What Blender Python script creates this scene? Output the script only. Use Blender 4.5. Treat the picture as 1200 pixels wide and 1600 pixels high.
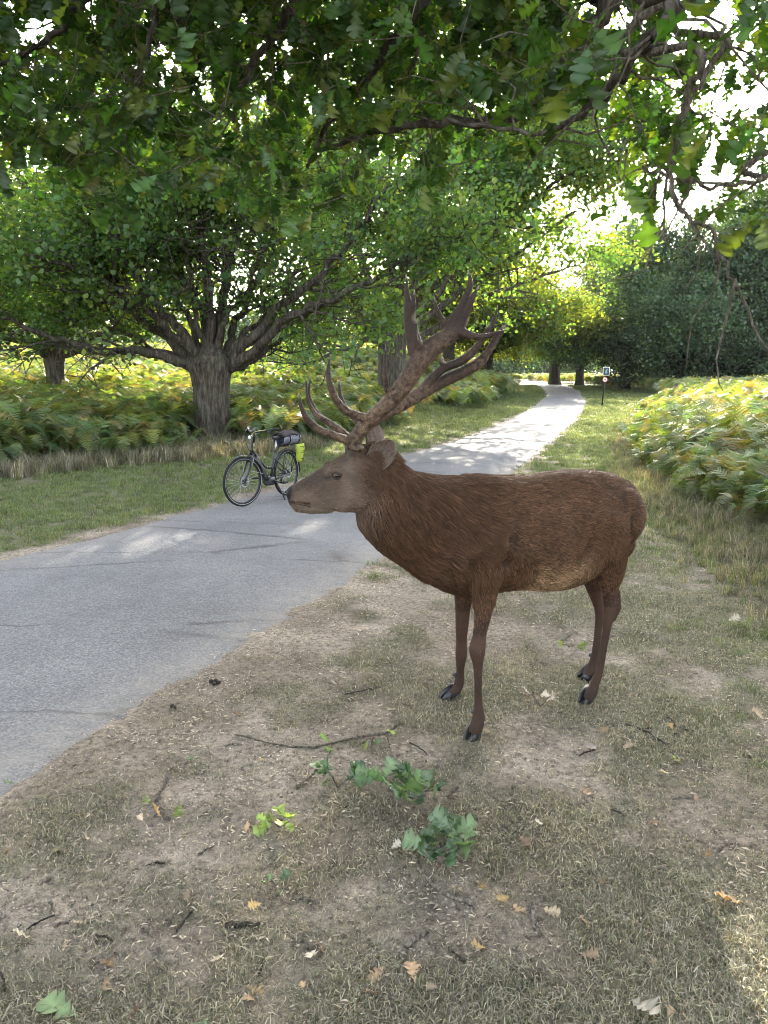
import bpy, bmesh, math, random
import numpy as np
from mathutils import Vector, Matrix, Euler, Quaternion, noise, kdtree

for _o in list(bpy.data.objects):
    bpy.data.objects.remove(_o, do_unlink=True)
SC = bpy.context.scene
COL = SC.collection
R = math.radians
rng = np.random.default_rng(7)
random.seed(7)

# ------------------------------------------------------------------ camera
CAM_H = 1.65
FPX, CX, CY = 1200.0, 600.0, 800.0           # a phone's main lens, portrait 3:4
PITCH = math.atan((800.0 - 578.0) / FPX)     # looking a little down
_cd = bpy.data.cameras.new('camera')
_cd.sensor_fit = 'VERTICAL'; _cd.sensor_height = 24.0; _cd.lens = 18.0
_cd.clip_start = 0.05; _cd.clip_end = 3000.0
CAM = bpy.data.objects.new('camera', _cd); COL.objects.link(CAM)
CAM.location = (0, 0, CAM_H); CAM.rotation_euler = (R(90) - PITCH, 0, 0)
SC.camera = CAM

# ------------------------------------------------------------------ sky and sun (low, behind the trees, to the right)
SUN_AZ, SUN_EL = 9.0, 22.0
W = bpy.data.worlds.new('World'); SC.world = W; W.use_nodes = True
_nt = W.node_tree; _nt.nodes.clear()
_sky = _nt.nodes.new('ShaderNodeTexSky'); _sky.sky_type = 'NISHITA'; _sky.sun_disc = False
_sky.sun_elevation = R(SUN_EL); _sky.sun_rotation = R(SUN_AZ)
_sky.air_density = 1.0; _sky.dust_density = 2.5; _sky.ozone_density = 1.0; _sky.altitude = 30
_bg = _nt.nodes.new('ShaderNodeBackground'); _bg.inputs['Strength'].default_value = 0.15
_wo = _nt.nodes.new('ShaderNodeOutputWorld')
_hs = _nt.nodes.new('ShaderNodeHueSaturation'); _hs.inputs['Saturation'].default_value = 0.42      # a milky summer-evening sky
_nt.links.new(_sky.outputs[0], _hs.inputs['Color']); _nt.links.new(_hs.outputs[0], _bg.inputs['Color']); _nt.links.new(_bg.outputs[0], _wo.inputs['Surface'])
_sl = bpy.data.lights.new('sun', 'SUN'); _sl.energy = 5.0; _sl.angle = R(0.53); _sl.color = (1.0, 0.90, 0.74)
SUN = bpy.data.objects.new('sun', _sl); COL.objects.link(SUN)
SUN_DIR = Vector((math.sin(R(SUN_AZ)) * math.cos(R(SUN_EL)), math.cos(R(SUN_AZ)) * math.cos(R(SUN_EL)), math.sin(R(SUN_EL))))
SUN.rotation_mode = 'QUATERNION'; SUN.rotation_quaternion = SUN_DIR.to_track_quat('Z', 'Y')
SUN.location = SUN_DIR * 60

SC.view_settings.view_transform = 'Standard'; SC.view_settings.look = 'None'
SC.view_settings.exposure = 3.05; SC.view_settings.gamma = 1.0; SC.view_settings.use_curve_mapping = False
SC.render.engine = 'CYCLES'
cy = SC.cycles
cy.max_bounces = 5; cy.diffuse_bounces = 2; cy.glossy_bounces = 2; cy.transmission_bounces = 4; cy.transparent_max_bounces = 4; cy.volume_bounces = 0
cy.caustics_reflective = False; cy.caustics_refractive = False; cy.sample_clamp_indirect = 6.0
try:
    cy.use_denoising = True; cy.denoiser = 'OPENIMAGEDENOISE'; cy.denoising_input_passes = 'RGB_ALBEDO_NORMAL'
except Exception:
    pass
cy.pixel_filter_type = 'BLACKMAN_HARRIS'; cy.filter_width = 1.0
cy.use_adaptive_sampling = True; cy.adaptive_threshold = 0.02
SC.render.hair_type = 'STRIP' if hasattr(SC.render, 'hair_type') else 'STRAND'

# ------------------------------------------------------------------ measuring helpers: what a photo pixel's sight line meets
def ray(u, v):
    x, y, z = (u - CX) / FPX, -(v - CY) / FPX, -1.0
    c, s = math.cos(PITCH), math.sin(PITCH)
    # camera looks along +Y pitched down
    return Vector((x, c * 1.0 + s * y, -s * 1.0 + c * y))
CAMP = Vector((0, 0, CAM_H))
def gp(u, v, z=0.0):
    d = ray(u, v); t = (z - CAM_H) / d.z
    return CAMP + d * t
def at(u, v, Y):
    d = ray(u, v); return CAMP + d * (Y / d.y)
def proj(P):
    P = np.asarray(P, float); c, s = math.cos(PITCH), math.sin(PITCH)
    x = P[..., 0]; dy = P[..., 1]; dz = P[..., 2] - CAM_H
    dep = c * dy - s * dz; up = s * dy + c * dz
    dep_ = np.where(dep > 0.05, dep, 0.05)
    return CX + FPX * x / dep_, CY - FPX * up / dep_, dep

# ------------------------------------------------------------------ object helpers
def tag(o, label=None, cat=None, group=None, kind=None):
    if label: o['label'] = label
    if cat: o['category'] = cat
    if group: o['group'] = group
    if kind: o['kind'] = kind
    return o
def empty(name, loc, rz=0.0):
    o = bpy.data.objects.new(name, None); COL.objects.link(o)
    o.location = loc; o.rotation_euler = (0, 0, rz); o.empty_display_size = 0.2
    return o
def link(name, me, parent=None, mat=None, loc=None):
    o = bpy.data.objects.new(name, me); COL.objects.link(o)
    if parent is not None: o.parent = parent
    if mat is not None:
        me.materials.clear(); me.materials.append(mat)
    if loc is not None: o.location = loc
    return o
def mesh(name, V, F, smooth=True):
    me = bpy.data.meshes.new(name)
    me.from_pydata([tuple(p) for p in V], [], [tuple(f) for f in F])
    if smooth: me.polygons.foreach_set('use_smooth', np.ones(len(me.polygons), bool))
    me.update(); return me
def np_mesh(name, V, T, smooth=True):
    """triangles or quads straight from numpy"""
    V = np.asarray(V, np.float32); T = np.asarray(T, np.int32); k = T.shape[1]
    me = bpy.data.meshes.new(name)
    me.vertices.add(len(V)); me.vertices.foreach_set('co', V.ravel())
    me.loops.add(T.size); me.loops.foreach_set('vertex_index', T.ravel())
    me.polygons.add(len(T)); me.polygons.foreach_set('loop_start', np.arange(0, T.size, k, dtype=np.int32))
    if smooth: me.polygons.foreach_set('use_smooth', np.ones(len(T), bool))
    me.update(calc_edges=True); me.validate(); return me
class MB:
    """collects pieces into one mesh"""
    def __init__(s): s.V = []; s.F = []
    def add(s, V, F):
        n = len(s.V); s.V += [tuple(p) for p in V]; s.F += [tuple(i + n for i in f) for f in F]; return s
    def tube(s, P, Rr, k=10, cap=True, squash=None, up=None):
        V, F = tube(P, Rr, k, cap, squash, up); return s.add(V, F)
    def box(s, c, size, M=None, bev=0.0):
        bm = bmesh.new(); bmesh.ops.create_cube(bm, size=1.0)
        for v in bm.verts: v.co = Vector((v.co.x * size[0], v.co.y * size[1], v.co.z * size[2]))
        if bev: bmesh.ops.bevel(bm, geom=list(bm.edges), offset=bev, segments=2, affect='EDGES', profile=0.6)
        if M is not None: bmesh.ops.transform(bm, matrix=M, verts=bm.verts)
        for v in bm.verts: v.co += Vector(c)
        bm.verts.ensure_lookup_table(); bm.verts.index_update()
        s.add([v.co.copy() for v in bm.verts], [[v.index for v in f.verts] for f in bm.faces]); bm.free(); return s
    def ball(s, c, r, M=None, n=12):
        bm = bmesh.new(); bmesh.ops.create_uvsphere(bm, u_segments=n, v_segments=max(6, n * 2 // 3), radius=1.0)
        rr = r if hasattr(r, '__len__') else (r, r, r)
        for v in bm.verts: v.co = Vector((v.co.x * rr[0], v.co.y * rr[1], v.co.z * rr[2]))
        if M is not None: bmesh.ops.transform(bm, matrix=M, verts=bm.verts)
        for v in bm.verts: v.co += Vector(c)
        bm.verts.index_update()
        s.add([v.co.copy() for v in bm.verts], [[v.index for v in f.verts] for f in bm.faces]); bm.free(); return s
    def build(s, name, mat, parent=None, smooth=True, off=None):
        V = s.V if off is None else [(p[0] - off[0], p[1] - off[1], p[2] - off[2]) for p in s.V]
        me = mesh(name, V, s.F, smooth)
        return link(name, me, parent, mat)
def catmull(P, n):
    P = [Vector(p) for p in P]
    if len(P) == 2: return [P[0].lerp(P[1], i / n) for i in range(n + 1)]
    Q = [P[0] * 2 - P[1]] + P + [P[-1] * 2 - P[-2]]; out = []
    for i in range(1, len(Q) - 2):
        a, b, c, d = Q[i - 1:i + 3]
        for k in range(n):
            t = k / n
            out.append(0.5 * ((2 * b) + (c - a) * t + (2 * a - 5 * b + 4 * c - d) * t * t + (3 * b - a - 3 * c + d) * t ** 3))
    out.append(P[-1]); return out
def cat_list(xs, n):
    return [v.x for v in catmull([Vector((x, 0, 0)) for x in xs], n)]
def tube(P, Rr, k=10, cap=True, squash=None, up=None):
    P = [Vector(p) for p in P]; V = []; F = []
    n = len(P); prev = None
    for i, p in enumerate(P):
        t = (P[min(i + 1, n - 1)] - P[max(i - 1, 0)])
        t = t.normalized() if t.length > 1e-9 else Vector((0, 0, 1))
        if prev is None:
            a = Vector(up) if up is not None else (Vector((0, 0, 1)) if abs(t.z) < 0.9 else Vector((1, 0, 0)))
        else: a = prev
        x = (a - t * a.dot(t)); x = x.normalized() if x.length > 1e-6 else t.orthogonal().normalized()
        y = t.cross(x); prev = x
        r = Rr[i] if hasattr(Rr, '__len__') else Rr
        sq = (squash[i] if hasattr(squash, '__len__') else squash) if squash is not None else 1.0
        for j in range(k):
            th = 2 * math.pi * j / k
            V.append(p + x * (r * math.cos(th)) + y * (r * sq * math.sin(th)))
    for i in range(n - 1):
        for j in range(k):
            a = i * k + j; b = i * k + (j + 1) % k
            F.append((a, b, b + k, a + k))
    if cap:
        F.append(tuple(reversed(range(k)))); F.append(tuple((n - 1) * k + j for j in range(k)))
    return V, F
def remesh(V, F, voxel, smooth_it=4, smooth_f=0.5, name='tmp'):
    me = mesh(name, V, F)
    bm = bmesh.new(); bm.from_mesh(me); bmesh.ops.recalc_face_normals(bm, faces=bm.faces); bm.to_mesh(me); bm.free()
    o = bpy.data.objects.new(name, me); COL.objects.link(o)
    m = o.modifiers.new('r', 'REMESH'); m.mode = 'VOXEL'; m.voxel_size = voxel
    if smooth_it:
        s = o.modifiers.new('s', 'SMOOTH'); s.iterations = smooth_it; s.factor = smooth_f
    dg = bpy.context.evaluated_depsgraph_get(); dg.update()
    out = bpy.data.meshes.new_from_object(o.evaluated_get(dg))
    bpy.data.objects.remove(o, do_unlink=True); bpy.data.meshes.remove(me)
    out.polygons.foreach_set('use_smooth', np.ones(len(out.polygons), bool)); out.name = name
    return out
def co(me):
    a = np.empty(len(me.vertices) * 3, np.float32); me.vertices.foreach_get('co', a); return a.reshape(-1, 3)
def set_col(me, C, name='col'):
    a = me.color_attributes.new(name, 'FLOAT_COLOR', 'POINT')
    d = np.ones((len(me.vertices), 4), np.float32); d[:, :3] = C
    a.data.foreach_set('color', d.ravel())
def nz(P, s, off=0.0):
    """noise at points, -1..1"""
    return np.array([noise.noise(Vector((float(p[0]) * s + off, float(p[1]) * s - off, float(p[2]) * s + 0.37 * off))) for p in P], np.float32)
def sstep(a, b, x):
    t = np.clip((np.asarray(x, float) - a) / (b - a), 0, 1); return t * t * (3 - 2 * t)

# ------------------------------------------------------------------ material helpers
class NT:
    def __init__(s, name):
        s.m = bpy.data.materials.new(name); s.m.use_nodes = True; s.t = s.m.node_tree; s.t.nodes.clear()
        s.out = s.t.nodes.new('ShaderNodeOutputMaterial')
    def n(s, typ, **kw):
        x = s.t.nodes.new(typ)
        for k, v in kw.items():
            if k.startswith('i_'):
                x.inputs[k[2:].replace('_', ' ')].default_value = v
            else: setattr(x, k, v)
        return x
    def l(s, a, b): s.t.links.new(a, b)
    def noise(s, scale, detail=4, rough=0.55, vec=None, dim='3D'):
        x = s.n('ShaderNodeTexNoise'); x.inputs['Scale'].default_value = scale; x.inputs['Detail'].default_value = detail; x.inputs['Roughness'].default_value = rough
        if vec is not None: s.l(vec, x.inputs['Vector'])
        return x.outputs['Fac']
    def ramp(s, fac, stops):
        x = s.n('ShaderNodeValToRGB'); e = x.color_ramp.elements
        while len(e) < len(stops): e.new(0.5)
        for k, (p, c) in enumerate(stops):
            e[k].position = p; e[k].color = tuple(c) + (1,) if len(c) == 3 else c
        s.l(fac, x.inputs['Fac']); return x.outputs['Color']
    def mix(s, fac, a, b, mode='MIX'):
        x = s.n('ShaderNodeMix', data_type='RGBA', blend_type=mode)
        for v, i in ((fac, 0), (a, 6), (b, 7)):
            if hasattr(v, 'node'): s.l(v, x.inputs[i])
            else: x.inputs[i].default_value = (v if i == 0 else (tuple(v) + (1,) if len(v) == 3 else v))
        return x.outputs[2]
    def math(s, op, a, b=0.0):
        x = s.n('ShaderNodeMath', operation=op)
        for v, i in ((a, 0), (b, 1)):
            if hasattr(v, 'node'): s.l(v, x.inputs[i])
            else: x.inputs[i].default_value = v
        return x.outputs[0]
    def principled(s, color, rough=0.7, spec=0.3, metal=0.0, bump=None, bump_s=0.3, bump_d=0.01):
        p = s.n('ShaderNodeBsdfPrincipled')
        if hasattr(color, 'node'): s.l(color, p.inputs['Base Color'])
        else: p.inputs['Base Color'].default_value = tuple(color) + (1,)
        if hasattr(rough, 'node'): s.l(rough, p.inputs['Roughness'])
        else: p.inputs['Roughness'].default_value = rough
        p.inputs['Specular IOR Level'].default_value = spec; p.inputs['Metallic'].default_value = metal
        if bump is not None:
            b = s.n('ShaderNodeBump'); b.inputs['Strength'].default_value = bump_s; b.inputs['Distance'].default_value = bump_d
            s.l(bump, b.inputs['Height']); s.l(b.outputs[0], p.inputs['Normal'])
        s.l(p.outputs[0], s.out.inputs['Surface']); return p
def plain(name, c, rough=0.5, spec=0.4, metal=0.0, var=0.12, scale=18.0, bump=0.0):
    t = NT(name); tc = t.n('ShaderNodeTexCoord')
    f = t.noise(scale, 4, 0.6, tc.outputs['Object'])
    d = tuple(x * (1 - var * 1.6) for x in c); e = tuple(min(1, x * (1 + var)) for x in c)
    col = t.ramp(f, [(0.3, d), (0.7, e)])
    rr = t.math('ADD', t.math('MULTIPLY', f, 0.3), rough - 0.15)
    t.principled(col, rr, spec, metal, f if bump else None, bump, 0.004); return t.m
# ================================================================== the lie of the land
_RE = [(-420, 1500), (-200, 1357), (0, 1230), (130, 1147), (330, 1028), (450, 955), (570, 884), (690, 806), (790, 742), (832, 712), (872, 680), (904, 650), (914, 630), (905, 612), (880, 600), (842, 593), (810, 589)]
_LE = [(-420, 985), (-200, 932), (0, 882), (190, 832), (345, 790), (460, 760), (560, 735), (630, 714), (720, 688), (780, 665), (830, 640), (856, 620), (850, 606), (826, 596), (800, 590)]
def _edge(px, tail):
    pts = sorted([(gp(u, v).y, gp(u, v).x) for u, v in px]); y = [p[0] for p in pts]; x = [p[1] for p in pts]
    k = (x[3] - x[0]) / (y[3] - y[0])
    y = [y[0] - 40] + y + [y[-1] + 60]; x = [x[0] - 40 * k] + x + [x[-1] - 45]
    yy = np.linspace(y[0], y[-1], 2400); xx = np.interp(yy, y, x)
    ker = np.ones(9) / 9; xs = np.convolve(np.pad(xx, 4, mode='edge'), ker, 'valid'); return yy, xs
_ry, _rx = _edge(_RE, 0); _ly, _lx = _edge(_LE, 0)
def xr(y): return np.interp(y, _ry, _rx)
def xl(y): return np.interp(y, _ly, _lx)
def road_d(x, y):
    """metres outside the road's edge (negative on the road); second value: which side, +1 right"""
    a = x - xr(y); b = xl(y) - x
    d = np.where(a > b, a, b) * 0.9; return d, np.where(a > b, 1, -1)
_g = np.random.default_rng(3)
_tabs = [_g.random((64, 64)) for _ in range(4)]
def vn(x, y, s, k=0):
    """smooth value noise 0..1 on the ground plane"""
    T = _tabs[k % 4]; x = np.asarray(x) * s + 13.7 * k; y = np.asarray(y) * s + 5.1 * k
    xi = np.floor(x).astype(int); yi = np.floor(y).astype(int); fx = x - xi; fy = y - yi
    fx = fx * fx * (3 - 2 * fx); fy = fy * fy * (3 - 2 * fy)
    g = lambda i, j: T[i % 64, j % 64]
    return (g(xi, yi) * (1 - fx) + g(xi + 1, yi) * fx) * (1 - fy) + (g(xi, yi + 1) * (1 - fx) + g(xi + 1, yi + 1) * fx) * fy
def fbm(x, y, s, k=0, o=4):
    v = 0; a = 0.5; t = 0
    for i in range(o): v = v + a * vn(x, y, s * 2 ** i, k + i); t += a; a *= 0.55
    return v / t
def grass_cover(x, y):
    """how much the turf covers the soil: 0 bare .. 1 full"""
    d, sd = road_d(x, y)
    n = fbm(x, y, 1.3, 1); n2 = fbm(x, y, 4.0, 2)
    c = 0.14 + 2.3 * (n - 0.47) + 2.0 * (n2 - 0.5)
    c = c + 0.30 * sstep(0.4, 2.2, d) * (sd > 0) + 0.25 * sstep(-0.6, 1.2, x) + 0.35 * sstep(3, 9, y)
    c = c + 0.9 * sstep(14, 26, y)
    c = np.where(sd < 0, 0.65 + 0.8 * (n2 - 0.4), c)
    edge = sstep(0.03, 0.45, d + 0.22 * (n2 - 0.5) + 0.12 * (n - .5))
    return np.clip(c, 0, 1) * edge
def greenness(x, y):
    d, sd = road_d(x, y); n = fbm(x, y, 0.9, 3); n2 = fbm(x, y, 0.35, 2)
    g = 0.10 + 0.45 * sstep(0.4, 2.2, x) * sstep(9, 2, y) + 0.65 * sstep(6.0, 12.5, y) + 0.9 * (n - 0.5) + 0.5 * (n2 - 0.5)
    g = np.where(sd < 0, 0.45 + 1.0 * (n - 0.5), g + 0.45 * sstep(8, 11, y)); g = g + 0.35 * sstep(24, 40, y); return np.clip(g, 0, 1)
def ground_z(x, y):
    d, sd = road_d(x, y)
    jit = 0.16 * (fbm(x, y, 3.2, 2) - 0.5) + 0.10 * (fbm(x, y, 11.0, 1, 3) - 0.5)
    out = sstep(-0.10, 0.10, d + jit)
    rough = (fbm(x, y, 2.2, 0) - 0.5) * 0.050 + (fbm(x, y, 14.0, 1, 3) - 0.5) * 0.018
    far = sstep(40, 200, y) * 0.3 * (fbm(x, y, 0.02, 1) - 0.3)
    rough = rough * sstep(0.0, 0.6, d)
    z = -0.022 + out * 0.030 + rough * 0.9 + far
    bank = 0.35 * sstep(1.2, 4.0, x - xr(y) - 1.8) * sstep(4, 8, y) * sstep(60, 25, y)   # right bracken bank
    rise = (1.5 * sstep(15, 48, y) + 2.0 * sstep(45, 100, y)) * sstep(0, 9, xl(y) - 2.0 - x)                                    # the field lifts gently beyond the left oaks
    return z + bank + rise
# ---- ground sheet: fine in front of the camera, coarse far away
def build_ground():
    r = np.concatenate([np.linspace(0.0, 1.2, 8)[:-1], np.linspace(1.2, 8.0, 330)[:-1], np.geomspace(8.0, 40.0, 150)[:-1], np.geomspace(40, 900, 60)])
    th = np.concatenate([np.linspace(-180, -36, 40)[:-1], np.linspace(-36, 36, 300)[:-1], np.linspace(36, 180, 41)[:-1]])
    RR, TT = np.meshgrid(r, np.radians(th), indexing='ij')
    x = RR * np.sin(TT); y = RR * np.cos(TT)
    z = ground_z(x.ravel(), y.ravel())
    V = np.stack([x.ravel(), y.ravel(), z], 1)
    nr, nt = RR.shape
    i, j = np.meshgrid(np.arange(nr - 1), np.arange(nt), indexing='ij'); j2 = (j + 1) % nt
    Q = np.stack([i * nt + j, (i + 1) * nt + j, (i + 1) * nt + j2, i * nt + j2], -1).reshape(-1, 4)[:, ::-1]
    me = np_mesh('ground', V, Q)
    X, Y = V[:, 0], V[:, 1]
    cov = grass_cover(X, Y); gr = greenness(X, Y)
    soil = np.array((0.228, 0.194, 0.158)); straw = np.array((0.122, 0.110, 0.080)); green = np.array((0.075, 0.105, 0.032))
    turf = straw * (1 - gr[:, None]) + green * gr[:, None]
    f = (sstep(0.15, 0.8, cov) * 0.8)[:, None]; C = soil * (1 - f) + turf * f
    d, sd = road_d(X, Y); sand = (sstep(0.5, 0.1, d) * (sd > 0) * 0.6)[:, None]; C = C * (1 - sand) + np.array((0.285, 0.24, 0.19)) * sand
    damp = (sstep(0.52, 0.36, fbm(X, Y, 1.9, 3)) * 0.45)[:, None]; C = C * (1 - damp) + np.array((0.135, 0.105, 0.080)) * damp
    C *= (0.60 + 0.80 * fbm(X, Y, 5.0, 2))[:, None] * (0.75 + 0.5 * fbm(X, Y, 0.8, 1))[:, None]
    set_col(me, C)
    t = NT('ground_soil'); a = t.n('ShaderNodeVertexColor', layer_name='col'); g = t.n('ShaderNodeNewGeometry')
    n1 = t.noise(38, 6, 0.68, g.outputs['Position']); n2 = t.noise(190, 4, 0.7, g.outputs['Position']); n3 = t.noise(7, 4, .6, g.outputs['Position'])
    sp = t.ramp(n1, [(0.34, (0.36, 0.34, 0.32)), (0.48, (0.95, 0.94, 0.92)), (0.68, (1.45, 1.42, 1.36))])
    sp2 = t.ramp(n2, [(0.34, (0.45, 0.43, 0.41)), (0.5, (1, 1, 1)), (0.66, (1.5, 1.47, 1.42))])
    c = t.mix(0.9, a.outputs[0], sp, 'MULTIPLY'); c = t.mix(0.8, c, sp2, 'MULTIPLY')
    h = t.math('ADD', t.math('MULTIPLY', n1, 0.8), t.math('MULTIPLY', n2, 0.35))
    t.principled(c, 0.95, 0.12, 0, h, 0.9, 0.025)
    o = link('ground', me, None, t.m); tag(o, 'dry worn turf and bare dusty soil beside the road', None, kind='structure')
build_ground()
def gpt(u, v):
    d = ray(u, v); t = 0.5
    for _ in range(4000):
        p = CAMP + d * t
        if p.z <= float(ground_z(np.array([p.x]), np.array([p.y]))[0]): break
        t += 0.02 + t * 0.002
    return Vector((p.x, p.y, float(ground_z(np.array([p.x]), np.array([p.y]))[0])))
def build_road():
    ys = np.concatenate([np.arange(-25, 12, 0.12), np.geomspace(12, 190, 260)])
    K = 14; V = []
    for yv in ys:
        a, b = float(xl(yv)), float(xr(yv))
        for k in range(K + 1):
            f = k / K; x = a - 0.12 + (b - a + 0.24) * f
            V.append((x, yv, 0.0 + 0.018 * (1 - (2 * f - 1) ** 2)))
    V = np.array(V); V[:, 2] += (fbm(V[:, 0], V[:, 1], 1.1, 2) - 0.5) * 0.006
    n = len(ys); i, j = np.meshgrid(np.arange(n - 1), np.arange(K), indexing='ij'); w = K + 1
    Q = np.stack([i * w + j, i * w + j + 1, (i + 1) * w + j + 1, (i + 1) * w + j], -1).reshape(-1, 4)
    me = np_mesh('road', V, Q)
    t = NT('asphalt'); g = t.n('ShaderNodeNewGeometry'); P = g.outputs['Position']
    n1 = t.noise(0.9, 5, 0.6, P); n2 = t.noise(120, 4, 0.75, P); v = t.n('ShaderNodeTexVoronoi'); v.inputs['Scale'].default_value = 95; t.l(P, v.inputs['Vector'])
    base = t.ramp(n1, [(0.3, (0.098, 0.098, 0.102)), (0.7, (0.150, 0.148, 0.150))])
    agg = t.ramp(v.outputs['Color'], [(0.1, (0.62, 0.62, 0.62)), (0.55, (1.0, 1.0, 1.0)), (0.95, (1.6, 1.58, 1.55))])
    c = t.mix(0.75, base, agg, 'MULTIPLY')
    fine = t.ramp(n2, [(0.34, (0.62, 0.62, 0.63)), (0.5, (1, 1, 1)), (0.68, (1.38, 1.37, 1.35))]); c = t.mix(0.8, c, fine, 'MULTIPLY')
    # long thin cracks across the lane
    mp = t.n('ShaderNodeMapping'); mp.inputs['Rotation'].default_value = (0, 0, R(-24)); mp.inputs['Scale'].default_value = (0.30, 0.95, 1); t.l(P, mp.inputs['Vector'])
    wn = t.noise(2.2, 6, 0.7, P); vm = t.n('ShaderNodeVectorMath', operation='ADD'); t.l(mp.outputs[0], vm.inputs[0])
    cmb = t.n('ShaderNodeCombineXYZ'); t.l(t.math('MULTIPLY', wn, 0.22), cmb.inputs[1]); t.l(cmb.outputs[0], vm.inputs[1])
    vc = t.n('ShaderNodeTexVoronoi', feature='DISTANCE_TO_EDGE'); vc.inputs['Scale'].default_value = 0.8; t.l(vm.outputs[0], vc.inputs['Vector'])
    gate = t.ramp(t.noise(1.1, 3, 0.5, P), [(0.42, (0, 0, 0)), (0.54, (1, 1, 1))])
    crk = t.ramp(vc.outputs['Distance'], [(0.0, (1, 1, 1)), (0.016, (0, 0, 0))])
    cf = t.math('MULTIPLY', t.math('MULTIPLY', crk, gate), 0.75)
    c = t.mix(cf, c, (0.035, 0.033, 0.032))
    # dust blown in from the verge
    dust = t.n('ShaderNodeVertexColor', layer_name='dust'); c = t.mix(t.math('MULTIPLY', dust.outputs[0], t.ramp(t.noise(9, 5, 0.7, P), [(0.35, (0.2, 0.2, 0.2)), (0.7, (1, 1, 1))])), c, (0.27, 0.235, 0.19))
    h = t.math('ADD', v.outputs['Distance'], t.math('MULTIPLY', n2, 0.8)); h = t.math('SUBTRACT', h, t.math('MULTIPLY', cf, 2.0))
    t.principled(c, 0.85, 0.25, 0, h, 0.55, 0.006)
    d, sd = road_d(V[:, 0], V[:, 1]); dd = sstep(-0.42, -0.02, d + 0.3 * (fbm(V[:, 0], V[:, 1], 1.5, 1) - 0.5)) * np.where(sd > 0, 0.6, 0.35)
    set_col(me, np.repeat(dd[:, None], 3, 1), 'dust')
    o = link('road', me, None, t.m); tag(o, 'narrow grey asphalt park road curving away between the oaks', None, kind='structure')
build_road()
# ================================================================== plant pieces
def leaf_mat(name, trans=0.45, tcol=(1.25, 1.15, 0.45), gloss=0.06, hue=0.05):
    t = NT(name); a = t.n('ShaderNodeVertexColor', layer_name='col'); oi = t.n('ShaderNodeObjectInfo')
    hs = t.n('ShaderNodeHueSaturation'); t.l(a.outputs[0], hs.inputs['Color'])
    t.l(t.math('ADD', t.math('MULTIPLY', oi.outputs['Random'], hue), 0.5 - hue / 2), hs.inputs['Hue'])
    rv = t.math('FRACT', t.math('MULTIPLY', oi.outputs['Random'], 7.31)); t.l(t.math('ADD', t.math('MULTIPLY', rv, 0.85), 0.60), hs.inputs['Value'])
    d = t.n('ShaderNodeBsdfDiffuse'); t.l(hs.outputs[0], d.inputs['Color'])
    tr = t.n('ShaderNodeBsdfTranslucent'); t.l(t.mix(1.0, hs.outputs[0], tcol, 'MULTIPLY'), tr.inputs['Color'])
    m = t.n('ShaderNodeMixShader'); m.inputs[0].default_value = trans; t.l(d.outputs[0], m.inputs[1]); t.l(tr.outputs[0], m.inputs[2])
    gl = t.n('ShaderNodeBsdfGlossy'); gl.inputs['Roughness'].default_value = 0.42; gl.inputs['Color'].default_value = (0.8, 0.85, 0.8, 1)
    m2 = t.n('ShaderNodeMixShader'); m2.inputs[0].default_value = gloss; t.l(m.outputs[0], m2.inputs[1]); t.l(gl.outputs[0], m2.inputs[2])
    t.l(m2.outputs[0], t.out.inputs['Surface']); return t.m
M_OAK = leaf_mat('oak_leaf', 0.50, (1.35, 1.65, 0.35), 0.035, 0.035)
M_OAKFAR = leaf_mat('oak_leaf_far', 0.50, (2.3, 2.2, 0.65), 0.02)
M_DARK = leaf_mat('dark_leaf', 0.25, (1.5, 1.4, 0.6), 0.03)
M_FERN = leaf_mat('bracken_frond', 0.45, (1.6, 1.4, 0.45), 0.06, 0.04)
M_GRASS = leaf_mat('grass_blade', 0.35, (1.4, 1.3, 0.6), 0.05, 0.03)
def bark_mat(name, c0, c1, scale=1.0):
    t = NT(name); tc = t.n('ShaderNodeTexCoord'); mp = t.n('ShaderNodeMapping'); mp.inputs['Scale'].default_value = (1, 1, 0.16); t.l(tc.outputs['Object'], mp.inputs['Vector'])
    n1 = t.noise(16 * scale, 6, 0.7, mp.outputs[0]); n2 = t.noise(3 * scale, 4, 0.6, tc.outputs['Object']); n3 = t.noise(60 * scale, 3, 0.6, tc.outputs['Object'])
    c = t.ramp(n1, [(0.36, tuple(x * 0.35 for x in c0)), (0.5, c0), (0.66, c1)])
    c = t.mix(t.ramp(n2, [(0.45, (0, 0, 0)), (0.70, (0.5, 0.5, 0.5))]), c, (0.075, 0.085, 0.05))
    t.principled(c, 0.92, 0.15, 0, t.math('ADD', n1, t.math('MULTIPLY', n3, 0.25)), 1.0, 0.05); return t.m
M_BARK = bark_mat('oak_bark', (0.074, 0.060, 0.048), (0.165, 0.143, 0.118))
M_BARKD = bark_mat('dark_bark', (0.050, 0.040, 0.032), (0.10, 0.085, 0.068))
M_BOUGH = M_BARK
M_TWIG = bark_mat('twig_bark', (0.17, 0.138, 0.108), (0.32, 0.28, 0.23), 4.0)

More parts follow.
